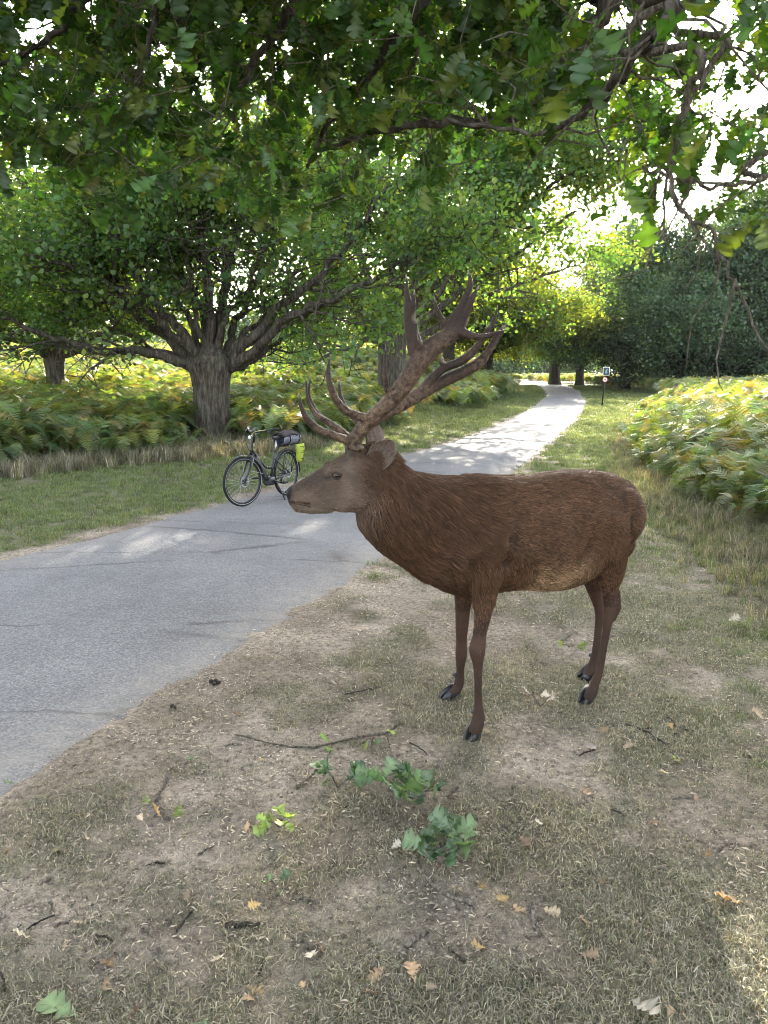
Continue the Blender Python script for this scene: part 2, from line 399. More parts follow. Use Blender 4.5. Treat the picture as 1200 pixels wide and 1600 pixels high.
def gn_scatter(name, variants, P, rot, scl, idx, parent=None, loc=(0, 0, 0)):
    """one object whose points each carry one of the variant meshes"""
    me = bpy.data.meshes.new(name); P = np.asarray(P, np.float32) - np.array(loc, np.float32)
    me.vertices.add(len(P)); me.vertices.foreach_set('co', P.ravel())
    a = me.attributes.new('rot', 'FLOAT_VECTOR', 'POINT'); a.data.foreach_set('vector', np.asarray(rot, np.float32).ravel())
    a = me.attributes.new('scl', 'FLOAT', 'POINT'); a.data.foreach_set('value', np.asarray(scl, np.float32).ravel())
    a = me.attributes.new('idx', 'INT', 'POINT'); a.data.foreach_set('value', np.asarray(idx, np.int32).ravel())
    o = bpy.data.objects.new(name, me); COL.objects.link(o)
    if parent is not None: o.parent = parent
    else: o.location = loc
    g = bpy.data.node_groups.new(name + '_scatter', 'GeometryNodeTree')
    g.interface.new_socket('Geometry', in_out='INPUT', socket_type='NodeSocketGeometry'); g.interface.new_socket('Geometry', in_out='OUTPUT', socket_type='NodeSocketGeometry')
    N = g.nodes; gi = N.new('NodeGroupInput'); go = N.new('NodeGroupOutput')
    j = N.new('GeometryNodeJoinGeometry')
    for vme in reversed(variants):
        vo = VAR.get(vme.name)
        if vo is None: vo = bpy.data.objects.new('variant_' + vme.name, vme); VAR[vme.name] = vo
        oi = N.new('GeometryNodeObjectInfo'); oi.inputs['Object'].default_value = vo; oi.inputs['As Instance'].default_value = False
        g2 = N.new('GeometryNodeGeometryToInstance'); g.links.new(oi.outputs['Geometry'], g2.inputs[0]); g.links.new(g2.outputs[0], j.inputs[0])
    ip = N.new('GeometryNodeInstanceOnPoints'); ip.inputs['Pick Instance'].default_value = True
    def attr(n_, ty):
        x = N.new('GeometryNodeInputNamedAttribute'); x.data_type = ty; x.inputs['Name'].default_value = n_
        return x.outputs['Attribute']
    e = N.new('FunctionNodeEulerToRotation'); g.links.new(attr('rot', 'FLOAT_VECTOR'), e.inputs[0])
    g.links.new(gi.outputs[0], ip.inputs['Points']); g.links.new(j.outputs[0], ip.inputs['Instance'])
    g.links.new(attr('idx', 'INT'), ip.inputs['Instance Index']); g.links.new(e.outputs[0], ip.inputs['Rotation']); g.links.new(attr('scl', 'FLOAT'), ip.inputs['Scale'])
    g.links.new(ip.outputs[0], go.inputs[0])
    m = o.modifiers.new('scatter', 'NODES'); m.node_group = g
    return o
VAR = {}
def tri_mesh(name, V, F, C, mat):
    me = mesh(name, V, F, True); set_col(me, np.array(C)); me.materials.append(mat); return me

# ---- oak leaf, lobed, folded along the midrib, tip along +Y
def oak_leaf_geo(L, rs, stations=((0, .018), (.09, .03), (.14, .11), (.19, .17), (.235, .15), (.27, .075), (.34, .20), (.41, .29), (.455, .25), (.49, .12), (.555, .26), (.635, .375), (.69, .31), (.725, .155), (.785, .27), (.86, .285), (.93, .20), (1, 0.04))):
    V = []; F = []; fold = rs.uniform(0.15, 0.5); bend = rs.uniform(-0.35, 0.55); tw = rs.uniform(-0.3, 0.3)
    for (t_, w) in stations:
        wl = w * rs.uniform(0.85, 1.2); wr = w * rs.uniform(0.85, 1.2)
        z = bend * t_ * t_ * 0.6; a = tw * t_
        for q in (-wl, 0, wr):
            V.append((q * L * math.cos(a), (t_ + 0.22 * abs(q)) * L, (z + abs(q) * fold + q * math.sin(a) + 0.05 * math.sin(17 * t_ + 9 * q)) * L))
    for i in range(len(stations) - 1):
        a = i * 3; F += [(a, a + 1, a + 4, a + 3), (a + 1, a + 2, a + 5, a + 4)]
    return V, F
def oak_leaf_mesh(name, L, seed, col, mat):
    rs = random.Random(seed); V, F = oak_leaf_geo(L, rs)
    V2, F2 = tube([(0, -0.14 * L, -0.02 * L), (0, 0, 0)], [0.008 * L, 0.012 * L], 3, False)
    n = len(V); V += [tuple(p) for p in V2]; F += [tuple(i + n for i in f) for f in F2]
    k = rs.uniform(0.92, 1.08); C = []
    for i in range(len(V)):
        f = k * (1.45 if i % 3 == 1 and i < n else rs.uniform(0.80, 1.12)); C.append(tuple(c * f for c in col))
    return tri_mesh(name, V, F, C, mat)
OAK_COLS = [(0.036, 0.070, 0.017), (0.046, 0.084, 0.019), (0.028, 0.060, 0.016), (0.064, 0.096, 0.021), (0.040, 0.076, 0.019), (0.088, 0.102, 0.024)]
OAK_LEAVES = [oak_leaf_mesh('oak_leaf_%s' % 'abcdef'[k], 1.0, 40 + k, OAK_COLS[k], M_OAK) for k in range(6)]

# ---- leaf sprig for the crowns of standing trees: a spray of small leaves
def crown_sprig(name, seed, cols, mat, nleaf=30, spread=0.32, L=0.088, flat=0.6, tris=2):
    rs = random.Random(seed); V = []; F = []; C = []
    for k in range(nleaf):
        c = Vector((rs.gauss(0, 1), rs.gauss(0, 1), rs.gauss(0, flat))) * spread * 0.55
        d = Vector((rs.gauss(0, 1), rs.gauss(0, 1), rs.gauss(-0.15, 0.55))).normalized(); s = d.orthogonal(); s.rotate(Quaternion(d, rs.uniform(0, 6.28))); nn = d.cross(s)
        l = L * rs.uniform(0.7, 1.25); w = l * rs.uniform(0.28, 0.40); f = rs.uniform(0.0, 0.35)
        n = len(V)
        V += [c, c + d * l * .35 + s * w * .75 + nn * f * w, c + d * l * .7 + s * w + nn * f * w, c + d * l, c + d * l * .72 - s * w + nn * f * w, c + d * l * .35 - s * w * .75 + nn * f * w]
        F += [(n, n + 1, n + 2, n + 3), (n, n + 3, n + 4, n + 5)]
        col = cols[rs.randrange(len(cols))]; v = rs.uniform(0.8, 1.2); C += [tuple(x * v for x in col)] * 6
    return tri_mesh(name, V, F, C, mat)
G_OAK = [(0.064, 0.118, 0.042), (0.074, 0.128, 0.042), (0.054, 0.104, 0.044), (0.095, 0.138, 0.042)]
G_YEL = [(0.090, 0.120, 0.022), (0.110, 0.130, 0.026), (0.075, 0.110, 0.022), (0.130, 0.135, 0.03)]
G_BLU = [(0.040, 0.076, 0.036), (0.050, 0.088, 0.036), (0.032, 0.064, 0.034), (0.066, 0.102, 0.038)]
SPR_OAK = [crown_sprig('spray_oak_' + c, 60 + i, G_OAK, M_OAKFAR) for i, c in enumerate('abcd')]
SPR_YEL = [crown_sprig('spray_yellow_' + c, 70 + i, G_YEL, M_OAKFAR) for i, c in enumerate('abcd')]
SPR_BLU = [crown_sprig('spray_blue_' + c, 80 + i, G_BLU, M_DARK) for i, c in enumerate('abcd')]

# ---- trees
def wander(p, d, length, r0, r1, n, rs, wob=0.25, up=0.0, droop=0.0):
    P = [Vector(p)]; d = Vector(d).normalized(); R_ = [r0]
    for i in range(n):
        d = (d + Vector((rs.gauss(0, wob), rs.gauss(0, wob), rs.gauss(0, wob * 0.8) + up - droop * i / n)) * 0.6).normalized()
        P.append(P[-1] + d * (length / n)); R_.append(r0 + (r1 - r0) * (i + 1) / n)
    return P, R_
def oak_tree(name, base, trunk_r, crotch, limbs, seed, sprays, label, group=None, sub=(7, 5), sub_len=(2.2, 1.0), per=4, scl=1.0, jit=0.35, lean=(0, 0), bark=None, up=0.06, cat='tree', low_cut=None, keep=None):
    rs = random.Random(seed); base = Vector(base); root = empty(name, base)
    tag(root, label, cat, group)
    mb = MB(); tips = []
    # trunk with buttressed foot and fluting
    n = 14; K = 20; V = []; F = []
    for i in range(n + 1):
        f = i / n; z = crotch * 1.08 * f - 0.12
        fl = 1 + 0.55 * math.exp(-f * 7) + 0.22 * max(0, f - 0.72) / 0.28
        for j in range(K):
            th = 2 * math.pi * j / K
            r = trunk_r * fl * (1 + 0.07 * math.sin(5 * th + seed) + 0.05 * math.sin(9 * th + 2 * f) + 0.16 * math.exp(-f * 9) * math.sin(4 * th + seed) + rs.uniform(-.02, .02))
            V.append((lean[0] * f + r * math.cos(th), lean[1] * f + r * math.sin(th), z))
    for i in range(n):
        for j in range(K):
            a = i * K + j; b = i * K + (j + 1) % K; F.append((a, b, b + K, a + K))
    for i in range(1, 5):                                   # the crown of the bole closes among the limbs
        f = 1 + 0.05 * i; z = crotch * 1.08 - 0.12 + 0.13 * i
        for j in range(K):
            th = 2 * math.pi * j / K; r = trunk_r * 1.22 * math.cos(i * 0.36) * (1 + 0.16 * math.sin(5 * th + seed) + 0.08 * math.sin(9 * th)); V.append((lean[0] * f + r * math.cos(th), lean[1] * f + r * math.sin(th), z + 0.06 * math.sin(3 * th + seed)))
    for i in range(n, n + 4):
        for j in range(K):
            a = i * K + j; b = i * K + (j + 1) % K; F.append((a, b, b + K, a + K))
    n += 4; F.append(tuple(n * K + j for j in range(K))); mb.add(V, F)
    mb.build('trunk', bark or M_BARK, root)
    for (P, r0, r1) in limbs:
        mb = MB()
        P = [Vector(p) - base for p in P]; PP = catmull(P, 5); RR = [r0 + (r1 - r0) * (i / (len(PP) - 1)) ** 0.8 for i in range(len(PP))]
        PP = [p + Vector((rs.gauss(0, 1), rs.gauss(0, 1), rs.gauss(0, 1))) * 0.035 for p in PP]
        mb.tube(PP, RR, 9); L = sum((PP[i + 1] - PP[i]).length for i in range(len(PP) - 1))
        nsub = max(3, int(sub[0] * L / 5.0))
        for q in range(nsub + 1):
            f = 0.28 + 0.72 * (q + rs.random()) / (nsub + 1) if q < nsub else 1.0
            k = min(len(PP) - 2, int(f * (len(PP) - 1))); p = PP[k].lerp(PP[k + 1], f * (len(PP) - 1) - k) if f < 1 else PP[-1]
            tg = (PP[k + 1] - PP[k]).normalized()
            side = Vector((rs.gauss(0, 1), rs.gauss(0, 1), rs.gauss(0.05, 0.7))).normalized()
            d = (tg * 0.75 + side * 0.9).normalized() if f < 1 else tg
            sl = sub_len[0] * rs.uniform(0.55, 1.15) * (1.1 - 0.35 * f); sr = max(0.018, RR[k] * 0.45)
            SP, SR = wander(p, d, sl, sr, 0.012, 5, rs, 0.28, up)
            mb.tube(SP, SR, 6)
            for q2 in range(sub[1]):
                f2 = 0.25 + 0.75 * (q2 + rs.random()) / sub[1]; k2 = min(4, int(f2 * 5)); p2 = SP[k2].lerp(SP[k2 + 1], f2 * 5 - k2)
                d2 = ((SP[k2 + 1] - SP[k2]).normalized() * 0.7 + Vector((rs.gauss(0, 1), rs.gauss(0, 1), rs.gauss(0.0, 0.6))).normalized()).normalized()
                TP, TR = wander(p2, d2, sub_len[1] * rs.uniform(0.5, 1.2), 0.014, 0.005, 3, rs, 0.3, 0.02)
                mb.tube(TP, TR, 4, False)
                for q3 in range(per):
                    f3 = rs.uniform(0.25, 1.1); k3 = min(2, int(f3 * 3)); pp = TP[k3].lerp(TP[k3 + 1], f3 * 3 - k3)
                    tips.append(pp + Vector((rs.gauss(0, jit), rs.gauss(0, jit), rs.gauss(0, jit * 0.7))))
        mb.build('bough', bark or M_BOUGH, root)
    tips = np.array([tuple(t) for t in tips]) if tips else np.zeros((0, 3))
    if low_cut is not None: tips = tips[tips[:, 2] > low_cut + 0.3 * np.random.default_rng(seed).random(len(tips))]
    if keep is not None:
        m = np.random.default_rng(seed + 1).random(len(tips)) < keep(tips[:, 0] + base.x, tips[:, 1] + base.y, tips[:, 2] + base.z); tips = tips[m]
    g = np.random.default_rng(seed); n = len(tips)
    rot = np.stack([g.normal(0, 0.4, n), g.normal(0, 0.4, n), g.random(n) * 6.28], 1)
    o = gn_scatter('crown', sprays, tips, rot, scl * (0.7 + 0.7 * g.random(n)), g.integers(0, len(sprays), n), root)
    o['kind'] = 'stuff'
    return root, n
def auto_limbs(base, crotch, r, spread, height, n, seed, flatness=0.45, low=0.3):
    rs = random.Random(seed); out = []; base = Vector(base)
    for k in range(n):
        a = 6.283 * (k + rs.uniform(-0.3, 0.3)) / n; e = rs.uniform(0.15, 1.0) if k % 3 else rs.uniform(low * 0.2, low)
        R_ = spread * (1 - 0.55 * e ** 2) * rs.uniform(0.8, 1.1); H_ = crotch + (height - crotch) * (0.15 + 0.85 * e) * rs.uniform(0.85, 1.0) if k % 3 else crotch + (height - crotch) * rs.uniform(0.1, 0.35)
        P = []
        for q in range(6):
            f = q / 5; rr = R_ * f ** (0.8 + 0.5 * e); z = crotch * 0.93 + (H_ - crotch) * f ** (1.15 if k % 3 else 0.9)
            P.append(base + Vector((math.cos(a) * rr + rs.gauss(0, .15) * f * spread * .2, math.sin(a) * rr + rs.gauss(0, .15) * f * spread * .2, z + rs.gauss(0, 0.12))))
        out.append((P, r * rs.uniform(0.35, 0.55), 0.03))
    return out

# ---- bracken: arching fronds of saw-edged leaflets
def frond_geo(V, F, C, p, az, reach, h, L, rs, col):
    """stalk rising to h, blade arching outward; V/F/C are appended to"""
    d = Vector((math.cos(az), math.sin(az), 0)); s = Vector((-d.y, d.x, 0)); roll = rs.uniform(-0.35, 0.35)
    ns = 5
    spine = []
    for i in range(16):
        f = i / 15; x = reach * (0.35 * f + 0.65 * f ** 1.6); z = h * (1 - (1 - min(1, f * 1.35)) ** 2) - 0.42 * L * max(0, f - 0.55) ** 1.5 / 0.3
        spine.append(Vector(p) + d * x + Vector((0, 0, z)) + s * (roll * x * 0.3 * f))
    Vt, Ft = tube(spine, [0.005 * (1 - 0.7 * i / 15) for i in range(16)], 3, False)
    n = len(V); V += Vt; F += [tuple(i + n for i in f) for f in Ft]; C += [tuple(c * 0.8 for c in col)] * len(Vt)
    start = 4
    for i in range(start * 2, 31):
        f = i / 30; k = min(14, int(f * 15)); c = spine[k].lerp(spine[k + 1], f * 15 - k); tg = (spine[k + 1] - spine[k]).normalized()
        g = (f - start / 15) / (1 - start / 15)
        pl = L * 0.34 * (1 - g) ** 0.85 * (0.55 + 0.45 * min(1, g * 6)) + 0.012
        up = s.cross(tg).normalized(); up = up if up.z > 0 else -up
        for sg in (1, -1):
            pd = (s * sg * (0.92) + tg * 0.38 + up * (0.10 + roll * sg * 0.4) + Vector((0, 0, rs.uniform(-0.18, 0.1)))).normalized()
            pn = pd.cross(up).normalized() if abs(pd.dot(up)) < .99 else tg
            m = max(2, int(pl / 0.026)); m = min(m, 9); cc = tuple(x * rs.uniform(0.85, 1.15) for x in col)
            for q in range(m):
                fa = q / m; fb = (q + 1.15) / m; wq = pl * 0.105 * (1 - 0.72 * fa) + 0.003
                a = c + pd * pl * fa; b = c + pd * pl * fb - up * 0.03 * pl * fb
                n = len(V)
                V += [a, a.lerp(b, 0.6) + pn * wq, b, a.lerp(b, 0.6) - pn * wq]; F += [(n, n + 1, n + 2), (n, n + 2, n + 3)]; C += [cc] * 4
B_COLS = [(0.105, 0.165, 0.045), (0.130, 0.175, 0.045), (0.085, 0.140, 0.050), (0.165, 0.190, 0.050), (0.20, 0.18, 0.060), (0.20, 0.13, 0.060)]
def bracken_clump(name, seed, wts, nf=9, H=0.85):
    rs = random.Random(seed); V = []; F = []; C = []
    for k in range(nf):
        col = rs.choices(B_COLS, wts)[0]
        frond_geo(V, F, C, (rs.gauss(0, 0.16), rs.gauss(0, 0.16), -0.03), rs.uniform(0, 6.28), rs.uniform(0.45, 0.85), H * rs.uniform(0.6, 1.1), rs.uniform(0.6, 0.9), rs, col)
    return tri_mesh(name, V, F, C, M_FERN)
BRK = [bracken_clump('bracken_' + c, 100 + i, w) for i, (c, w) in enumerate((('a', (5, 4, 4, 2, .4, .2)), ('b', (4, 5, 3, 3, .6, .2)), ('c', (3, 4, 5, 2, .3, .2)), ('d', (2, 4, 2, 6, 2, .4)), ('e', (2, 2, 1, 4, 2.5, 2)), ('f', (4, 4, 4, 3, .6, .3))))]
BRKL = [bracken_clump('bracken_low_' + c, 120 + i, w, 5, 0.5) for i, (c, w) in enumerate((('a', (5, 4, 4, 2, .4, .2)), ('b', (2, 3, 2, 4, 3, 2))))]

# ---- grass tufts
def tuft(name, seed, n, rad, hmin, hmax, lay, cols, w=0.0022):
    rs = random.Random(seed); V = []; F = []; C = []
    for k in range(n):
        a = rs.uniform(0, 6.28); r = rad * math.sqrt(rs.random()); b = Vector((r * math.cos(a), r * math.sin(a), -0.006))
        a2 = rs.uniform(0, 6.28); d = Vector((math.cos(a2), math.sin(a2), 0)); s = Vector((-d.y, d.x, 0)); h = rs.uniform(hmin, hmax); l = lay * rs.uniform(0.3, 1.4)
        ww = w * rs.uniform(0.6, 1.3); n0 = len(V)
        p1 = b + d * h * l * 0.35 + Vector((0, 0, h * (0.62 if l < 1 else 0.35))); p2 = b + d * h * l + Vector((0, 0, h * max(0.1, 1 - 0.5 * l)))
        V += [b - s * ww, b + s * ww, p1 + s * ww * .8, p1 - s * ww * .8, p2]; F += [(n0, n0 + 1, n0 + 2, n0 + 3), (n0 + 3, n0 + 2, n0 + 4)]
        c = rs.choice(cols); v = rs.uniform(0.75, 1.3); C += [tuple(x * v for x in c)] * 5
    return tri_mesh(name, V, F, C, M_GRASS)
STRAW = [(0.29, 0.255, 0.185), (0.20, 0.178, 0.128), (0.40, 0.36, 0.28), (0.14, 0.112, 0.080), (0.13, 0.125, 0.065), (0.09, 0.072, 0.052)]
MIXG = [(0.25, 0.215, 0.145), (0.115, 0.135, 0.058), (0.080, 0.110, 0.045), (0.17, 0.16, 0.09), (0.32, 0.28, 0.20), (0.10, 0.085, 0.055)]
GREEN = [(0.075, 0.120, 0.028), (0.090, 0.140, 0.034), (0.12, 0.155, 0.048), (0.17, 0.18, 0.075)]
TF_STRAW = [tuft('straw_tuft_' + c, 200 + i, 26, 0.065, 0.006, 0.032, 1.3, STRAW, 0.0011) for i, c in enumerate('abcd')]
TF_MIX = [tuft('turf_tuft_' + c, 210 + i, 26, 0.060, 0.008, 0.040, 1.0, MIXG, 0.0012) for i, c in enumerate('abc')]
TF_GRN = [tuft('green_tuft_' + c, 220 + i, 36, 0.07, 0.02, 0.065, 0.7, GREEN, 0.0018) for i, c in enumerate('abc')]
TF_TALL = [tuft('tall_tuft_' + c, 230 + i, 40, 0.09, 0.14, 0.42, 0.5, STRAW + [(0.13, 0.15, 0.06), (0.16, 0.16, 0.07)], 0.0032) for i, c in enumerate('abc')]
TF_TALLG = [tuft('tall_green_tuft_' + c, 240 + i, 40, 0.09, 0.10, 0.32, 0.55, GREEN + [(0.24, 0.21, 0.12)], 0.0032) for i, c in enumerate('abc')]
# ================================================================== trees
# chinks in the crowns through which the sun reaches the road: none of the sprays stands in these lines to the sun
CHINKS = [gp(175, 856), gp(210, 851), gp(262, 857), gp(300, 856), gp(478, 831), gp(275, 790), gp(225, 805), gp(960, 812), gp(1010, 770), gp(1050, 880), at(985, 748, 3.85), at(935, 735, 3.7)]
def chink(x, y, z, r=0.30):
    P = np.stack([np.asarray(x, float), np.asarray(y, float), np.asarray(z, float)], -1); S_ = np.array(SUN_DIR); m = np.zeros(P.shape[:-1], bool)
    for c in CHINKS:
        w = P - np.array(c); t = w @ S_; q = np.linalg.norm(w - t[..., None] * S_, axis=-1); m |= (q < r) & (t > 0)
    return m
def px_limb(pts, Y0, dy, r0, r1):
    n = len(pts); return ([at(u, v, Y0 + dy * (i / (n - 1)) ** 1.2) for i, (u, v) in enumerate(pts)], r0 * 0.68, r1 * 0.7)
b1 = gpt(334, 690)
Y1 = b1.y
L1 = [
    px_limb([(312, 580), (270, 560), (225, 551), (170, 549), (120, 536), (60, 520), (0, 494), (-70, 470)], Y1, -1.5, .21, .04),
    px_limb([(315, 575), (262, 528), (215, 490), (165, 430), (125, 370), (85, 320), (20, 270), (-60, 240)], Y1, 1.5, .22, .04),
    px_limb([(320, 572), (285, 520), (240, 470), (205, 420), (178, 365), (150, 310), (110, 240)], Y1, -2.5, .20, .04),
    px_limb([(325, 570), (318, 500), (290, 440), (262, 380), (240, 310), (205, 240)], Y1, 2.5, .20, .05),
    px_limb([(330, 570), (326, 480), (322, 400), (312, 320), (300, 230), (280, 130)], Y1, -1.2, .21, .05),
    px_limb([(336, 570), (345, 480), (358, 410), (374, 345), (384, 270), (400, 170)], Y1, 1.0, .22, .05),
    px_limb([(342, 572), (362, 520), (385, 470), (420, 410), (440, 350), (470, 260)], Y1, 3.0, .17, .04),
    px_limb([(348, 575), (395, 530), (435, 480), (490, 440), (530, 395), (565, 350), (610, 290)], Y1, -2.0, .22, .05),
    px_limb([(350, 577), (400, 545), (440, 505), (495, 478), (560, 448), (620, 415), (690, 385)], Y1, -3.0, .20, .04),
    px_limb([(352, 580), (395, 562), (428, 540), (450, 525), (500, 512)], Y1, 1.5, .15, .03),
    px_limb([(316, 576), (272, 535), (228, 505), (180, 470), (140, 440), (90, 425)], Y1, 0.5, .12, .025),
    px_limb([(324, 572), (300, 510), (270, 455), (232, 400), (205, 340), (190, 280)], Y1, 0.3, .13, .03),
    px_limb([(328, 570), (306, 490), (296, 430), (285, 370), (270, 300)], Y1, -2.0, .12, .03),
    px_limb([(338, 570), (352, 500), (392, 440), (410, 380), (430, 310)], Y1, -1.0, .13, .03),
    px_limb([(346, 574), (380, 520), (410, 500), (450, 440), (480, 400), (520, 370)], Y1, 0.8, .14, .03),
    px_limb([(322, 574), (255, 505), (190, 455), (120, 420), (50, 400), (-40, 380)], Y1, -3.5, .16, .03),
    px_limb([(318, 578), (245, 545), (180, 515), (110, 500), (40, 470)], Y1, 3.5, .15, .03),
]
def shape1(x, y, z):
    u, v, d = proj(np.stack([x, y, z], -1)); mid = (u > 150) & (u < 520)
    k = np.select([v > 532, (u > 235) & (u < 430) & (v > 480), v > 505, mid & (v > 390), v > 390, (u > 100) & (u < 540) & (v > 310)],
                  [0.09, 0.05, 0.26, np.where(y < Y1 + 0.6, 0.12, 0.45), np.where(y < Y1, 0.40, 0.6), np.where(y < Y1, 0.24, 0.42)], 0.48)
    k = np.where(vn(x + 40, z + 7, 0.9, 1) < 0.36, k * 0.25, k); return np.where(chink(x, y, z, 0.42), 0.0, k)
oak_tree('oak_tree', b1, 0.40, 1.72, L1, 11, SPR_OAK, 'wide spreading oak whose grey trunk stands right behind the parked bicycle', 'old oaks along the road', sub=(10, 7), sub_len=(1.9, 1.0), per=6, jit=0.28, scl=1.05, keep=shape1)
b2 = gpt(90, 636)
L2 = [px_limb([(84, 560), (55, 545), (20, 520), (-30, 500)], b2.y, -2, .22, .05), px_limb([(92, 558), (130, 548), (190, 545), (240, 520)], b2.y, 2, .2, .04)] + auto_limbs(b2, 2.0, 0.34, 5.5, 8.0, 9, 22)
oak_tree('oak_tree', b2, 0.30, 1.75, L2, 12, SPR_YEL[:2] + SPR_OAK[:1], 'farther oak at the left edge rising from the bracken field', 'old oaks along the road', sub=(7, 6), sub_len=(2.4, 1.2), per=5, jit=0.35, scl=1.05, low_cut=2.5)
b3 = gpt(612, 645)
L3 = [
    px_limb([(606, 545), (580, 530), (548, 545), (520, 548), (485, 570), (440, 565)], b3.y, -2, .20, .03),
    px_limb([(604, 525), (575, 505), (555, 480), (520, 460), (470, 430)], b3.y, 2, .24, .05),
    px_limb([(606, 500), (590, 460), (560, 400), (540, 330), (500, 270)], b3.y, -1, .26, .05),
    px_limb([(612, 500), (612, 430), (606, 350), (610, 260), (620, 160)], b3.y, 0.5, .34, .06),
    px_limb([(618, 510), (645, 460), (675, 400), (700, 320), (735, 240)], b3.y, -2.5, .28, .05),
    px_limb([(620, 520), (660, 500), (710, 462), (770, 420), (830, 380), (900, 330)], b3.y, -1, .26, .05),
    px_limb([(620, 535), (680, 515), (740, 470), (810, 445), (880, 420), (930, 405)], b3.y, 3, .22, .04),
    px_limb([(618, 515), (650, 440), (720, 360), (790, 300), (850, 230)], b3.y, 3, .24, .05),
    px_limb([(614, 500), (630, 400), (660, 300), (690, 180)], b3.y, 3, .24, .05),
    px_limb([(615, 520), (700, 440), (780, 360), (860, 290), (930, 250)], b3.y, -4, .22, .05),
    px_limb([(614, 500), (640, 380), (700, 240), (760, 120), (800, 30)], b3.y, 2, .24, .05),
    px_limb([(616, 505), (680, 400), (770, 290), (850, 180), (910, 90)], b3.y, -1.5, .24, .05),
    px_limb([(612, 500), (615, 380), (625, 240), (640, 90), (660, -20)], b3.y, 1, .26, .05),
    px_limb([(618, 510), (700, 420), (790, 330), (880, 220), (960, 160)], b3.y, 2, .22, .05),
    px_limb([(608, 505), (560, 440), (500, 370), (450, 310), (400, 240)], b3.y, 3, .2, .05),
]
def shape3(x, y, z):
    u, v, d = proj(np.stack([x, y, z], -1))
    k = np.select([v > 545, v > 500, (u > 540) & (u < 690) & (v > 400), (u > 660) & (v > 425), (u > 660) & (v > 290)],
                  [0.04, 0.12, np.where(y < b3.y + 1, 0.08, 0.35), 0.06, 0.24], 0.85)
    k = np.where(vn(x + 11, z + 3, 0.6, 2) < 0.37, k * 0.25, k); return np.where(chink(x, y, z, 0.48), 0.0, k)
oak_tree('oak_tree', b3, 0.47, 3.3, L3, 13, SPR_OAK + SPR_YEL[:1], 'tall oak behind the stag\'s antlers at the left side of the road', 'old oaks along the road', sub=(9, 7), sub_len=(2.6, 1.3), per=6, jit=0.4, scl=1.35, keep=shape3)
def far_oak(u, v, r0_, crotch, spread, height, seed, sprays, label, scl=1.8, n=9, bark=None, dark=False, low=None, name='oak_tree', sub=(5, 5), group='trees lining the far bend'):
    b = gpt(u, v); r = r0_ * 0.72
    return oak_tree(name, b, r, crotch, auto_limbs(b, crotch, r, spread, height, n, seed), seed, sprays, label, group, sub=sub, sub_len=(2.6, 1.4), per=4, jit=0.5 if scl > 1.85 else 0.75, scl=scl, bark=bark or M_BARKD, low_cut=low if low is not None else crotch * 0.75)
far_oak(762, 604, .45, 2.6, 7.5, 12, 31, SPR_YEL, 'slim far oak left of the road, just right of the antler tips', low=2.2)
far_oak(866, 601, .75, 3.4, 9.5, 14.5, 32, SPR_YEL, 'yellow-lit oak on the outside of the far road bend', low=2.8, scl=2.0, n=11)
far_oak(905, 603, .5, 3.4, 8, 11.5, 33, SPR_YEL[:2] + SPR_OAK, 'bright oak beyond the small sign, right of the road bend', low=2.6, scl=1.9)
far_oak(975, 608, .55, 3.2, 8, 13, 34, SPR_OAK[:2] + SPR_BLU, 'dark leaning oak straight behind and right of the small sign', low=1.9, sub=(6, 6))
far_oak(1012, 606, .5, 3.0, 7, 12, 35, SPR_BLU, 'dark slender tree next right of the leaning oak', low=1.5, sub=(7, 6))
far_oak(1062, 611, .6, 1.6, 8, 13.5, 36, SPR_BLU + SPR_OAK[:2], 'blue-green tree over the middle of the right bracken bank', low=0.8, n=13, sub=(7, 6))
far_oak(1140, 613, .7, 1.5, 8.5, 15, 37, SPR_BLU, 'tall blue-green tree at the right over the bracken bank', low=0.7, n=14, sub=(7, 6))
far_oak(1230, 612, .7, 1.5, 8.5, 14, 38, SPR_BLU, 'blue-green tree cut by the right edge of the picture', low=0.7, n=13, sub=(7, 6))
far_oak(700, 597, .5, 3, 8, 12, 39, SPR_YEL[:2] + SPR_OAK[:2], 'far hazy oak in the gap behind the antlers', low=2.4, scl=2.2)

# a far wood closing the view: one mass
def far_wood():
    g = np.random.default_rng(91); P = []; sc = []
    for k in range(230):
        a = g.uniform(-60, 60); r = g.uniform(150, 250); x = r * math.sin(R(a)); y = r * math.cos(R(a)); h = g.uniform(7, 13); w = g.uniform(5, 8)
        for q in range(75):
            v = g.normal(size=3); v /= np.linalg.norm(v); v *= g.random() ** 0.3
            P.append((x + v[0] * w, y + v[1] * w, 0.2 + h * 0.5 * (1 + v[2]) + float(ground_z(np.array([x]), np.array([y]))[0]))); sc.append(g.uniform(4, 7))
    n = len(P); rot = np.stack([g.normal(0, .4, n), g.normal(0, .4, n), g.random(n) * 6.28], 1)
    o = gn_scatter('distant_wood', SPR_BLU + SPR_OAK[:2], P, rot, sc, g.integers(0, 6, n)); tag(o, 'far blue-green wood closing the park behind the field', None, kind='stuff')
far_wood()

